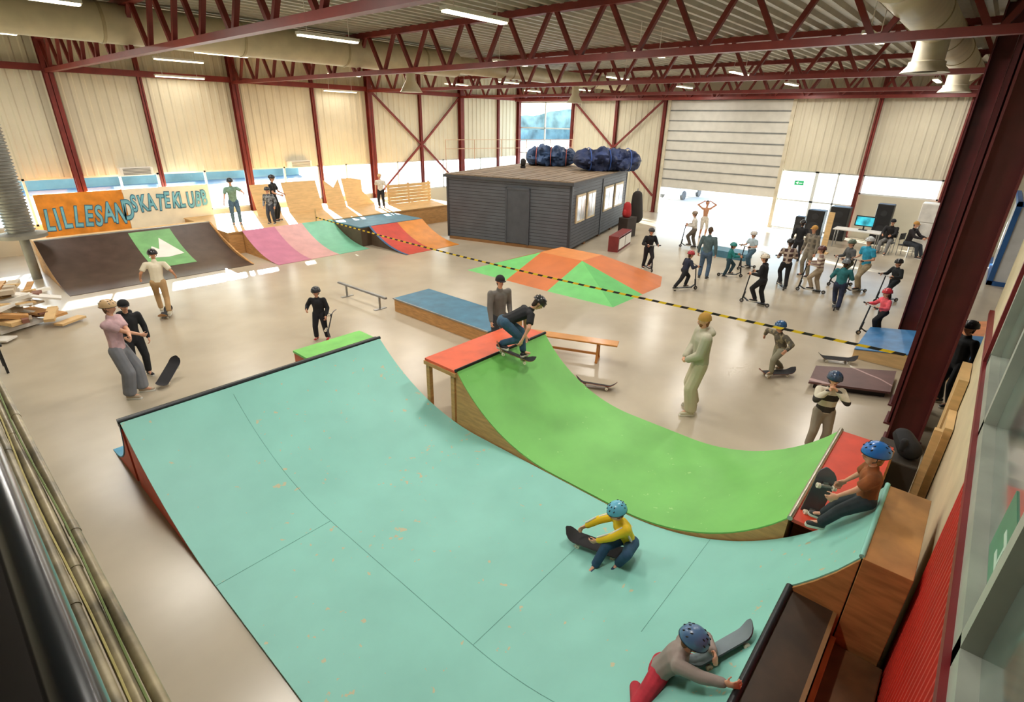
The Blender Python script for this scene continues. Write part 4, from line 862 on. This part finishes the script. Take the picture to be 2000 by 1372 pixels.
for k in range(44):
    lay=k//10; rad=1.0-.17*lay
    x=1.15+random.uniform(-.8,.8)*rad; y=16.6+random.uniform(-1.5,1.5)*rad; a=random.uniform(0,3.14); z=.02+lay*.18+random.uniform(0,.06); L=random.uniform(.4,1.3); d_=V((math.cos(a),math.sin(a),random.uniform(-.3,.3)))*L/2
    if z-abs(d_.z)<.02 or lay==0: d_.z=0
    b=B(); b.beam(V((x,y,z+.04))-d_,V((x,y,z+.04))+d_,random.uniform(.08,.35),random.uniform(.03,.10)); b.obj("timber_offcut",random.choice([PLYL,PLY,WHITE,WHITE,mat('c9b8a0',.7),mat('8a5a48',.7)]),label="loose timber offcut in a heap beside the ramp",cat="wood",group="heap of timber offcuts")
e=thing("stool",(.3,13.4,0),"dark wooden stool beside the timber heap","stool")
b=B(); b.box((.0,13.1,.55),(.5,13.7,.6)); b.obj("seat",DARK,e,bevel=.01)
for x in(.04,.42):
    for y in(13.14,13.62): b=B(); b.box((x,y,0),(x+.04,y+.04,.55)); b.obj("leg",DARK,e)
# ---------------------------------------------------------------- outside
b=B(); b.add([(-150,-150,-.25),(250,-150,-.25),(250,250,-.25),(-150,250,-.25)],[(0,1,2,3)]); b.obj("outdoor_ground",mat('dedcd4',.8,var=.05,scale=.3),kind="structure")
b=B(); b.box((-60,26,-.24),(27.5,60,-.2)); b.obj("outdoor_ground",mat('7f989e',.8,var=.12,scale=.4),kind="structure")
def hill(c,d_,L,h,colr,name="wooded_hill",lab="distant wooded hill seen through the windows"):
    c=V(c);d_=V(d_).normalized();vs=[];fs=[];n=80
    for k in range(n+1):
        q=c+d_*(L*(k/n-.5)); hh_=h*(.6+.4*mathutils.noise.noise(q*.03)+.12*mathutils.noise.noise(q*.3)); vs+= [q-U*1,q+U*hh_]
    for k in range(n): fs.append((2*k,2*k+2,2*k+3,2*k+1))
    b=B();b.add(vs,fs);b.obj(name,mat(colr,.9,var=.3,scale=.2),label=lab,cat="hill")
hill((20,110,0),(1,0,0),400,4,'98b4b2'); hill((160,60,0),(0,1,0),300,13,'8fa6a2'); hill((-10,48,0),(1,0,0),70,1.0,'86a2a2',"hedge","long low clipped hedge outside the window wall")
e=thing("parked_car",(38,17,0),"silver hatchback car parked outside the roller door","car")
b=B(); b.prism([(36,.1),(40,.1),(40.05,.6),(39.6,.8),(38.9,1.25),(37,1.27),(36.3,.8),(35.95,.5)],'y',16.2,17.9); b.obj("body",mat('a8b0b4',.25,coat=.8),e,bevel=.06)
b=B(); b.prism([(36.5,.8),(39.4,.8),(38.85,1.19),(37.05,1.21)],'y',16.15,17.95); b.obj("window",mat('6a7478',.1),e)
for x in(36.7,39.3):
    for y in(16.25,17.85): b=B(); b.cyl((x,y-.1,.08),(x,y+.1,.08),.3,n=20); b.obj("wheel",mat('5a5c5e',.6),e,True)
w=bpy.data.worlds.new("world"); SC.world=w; w.use_nodes=True; nt=w.node_tree; bg=nt.nodes["Background"]
sky=nt.nodes.new("ShaderNodeTexSky"); sky.sky_type='NISHITA'; sky.sun_disc=False; sky.sun_elevation=math.radians(30); sky.sun_rotation=math.radians(20); nt.links.new(sky.outputs[0],bg.inputs[0]); bg.inputs[1].default_value=.75
sl=bpy.data.lights.new("sun",'SUN'); sl.energy=48; sl.angle=math.radians(.6); sl.color=(1,.96,.9); so=bpy.data.objects.new("sun",sl); COL.objects.link(so)
d=V((-.35,-1,-.30)); so.rotation_euler=d.to_track_quat('-Z','Y').to_euler()
print("objects",len(bpy.data.objects))
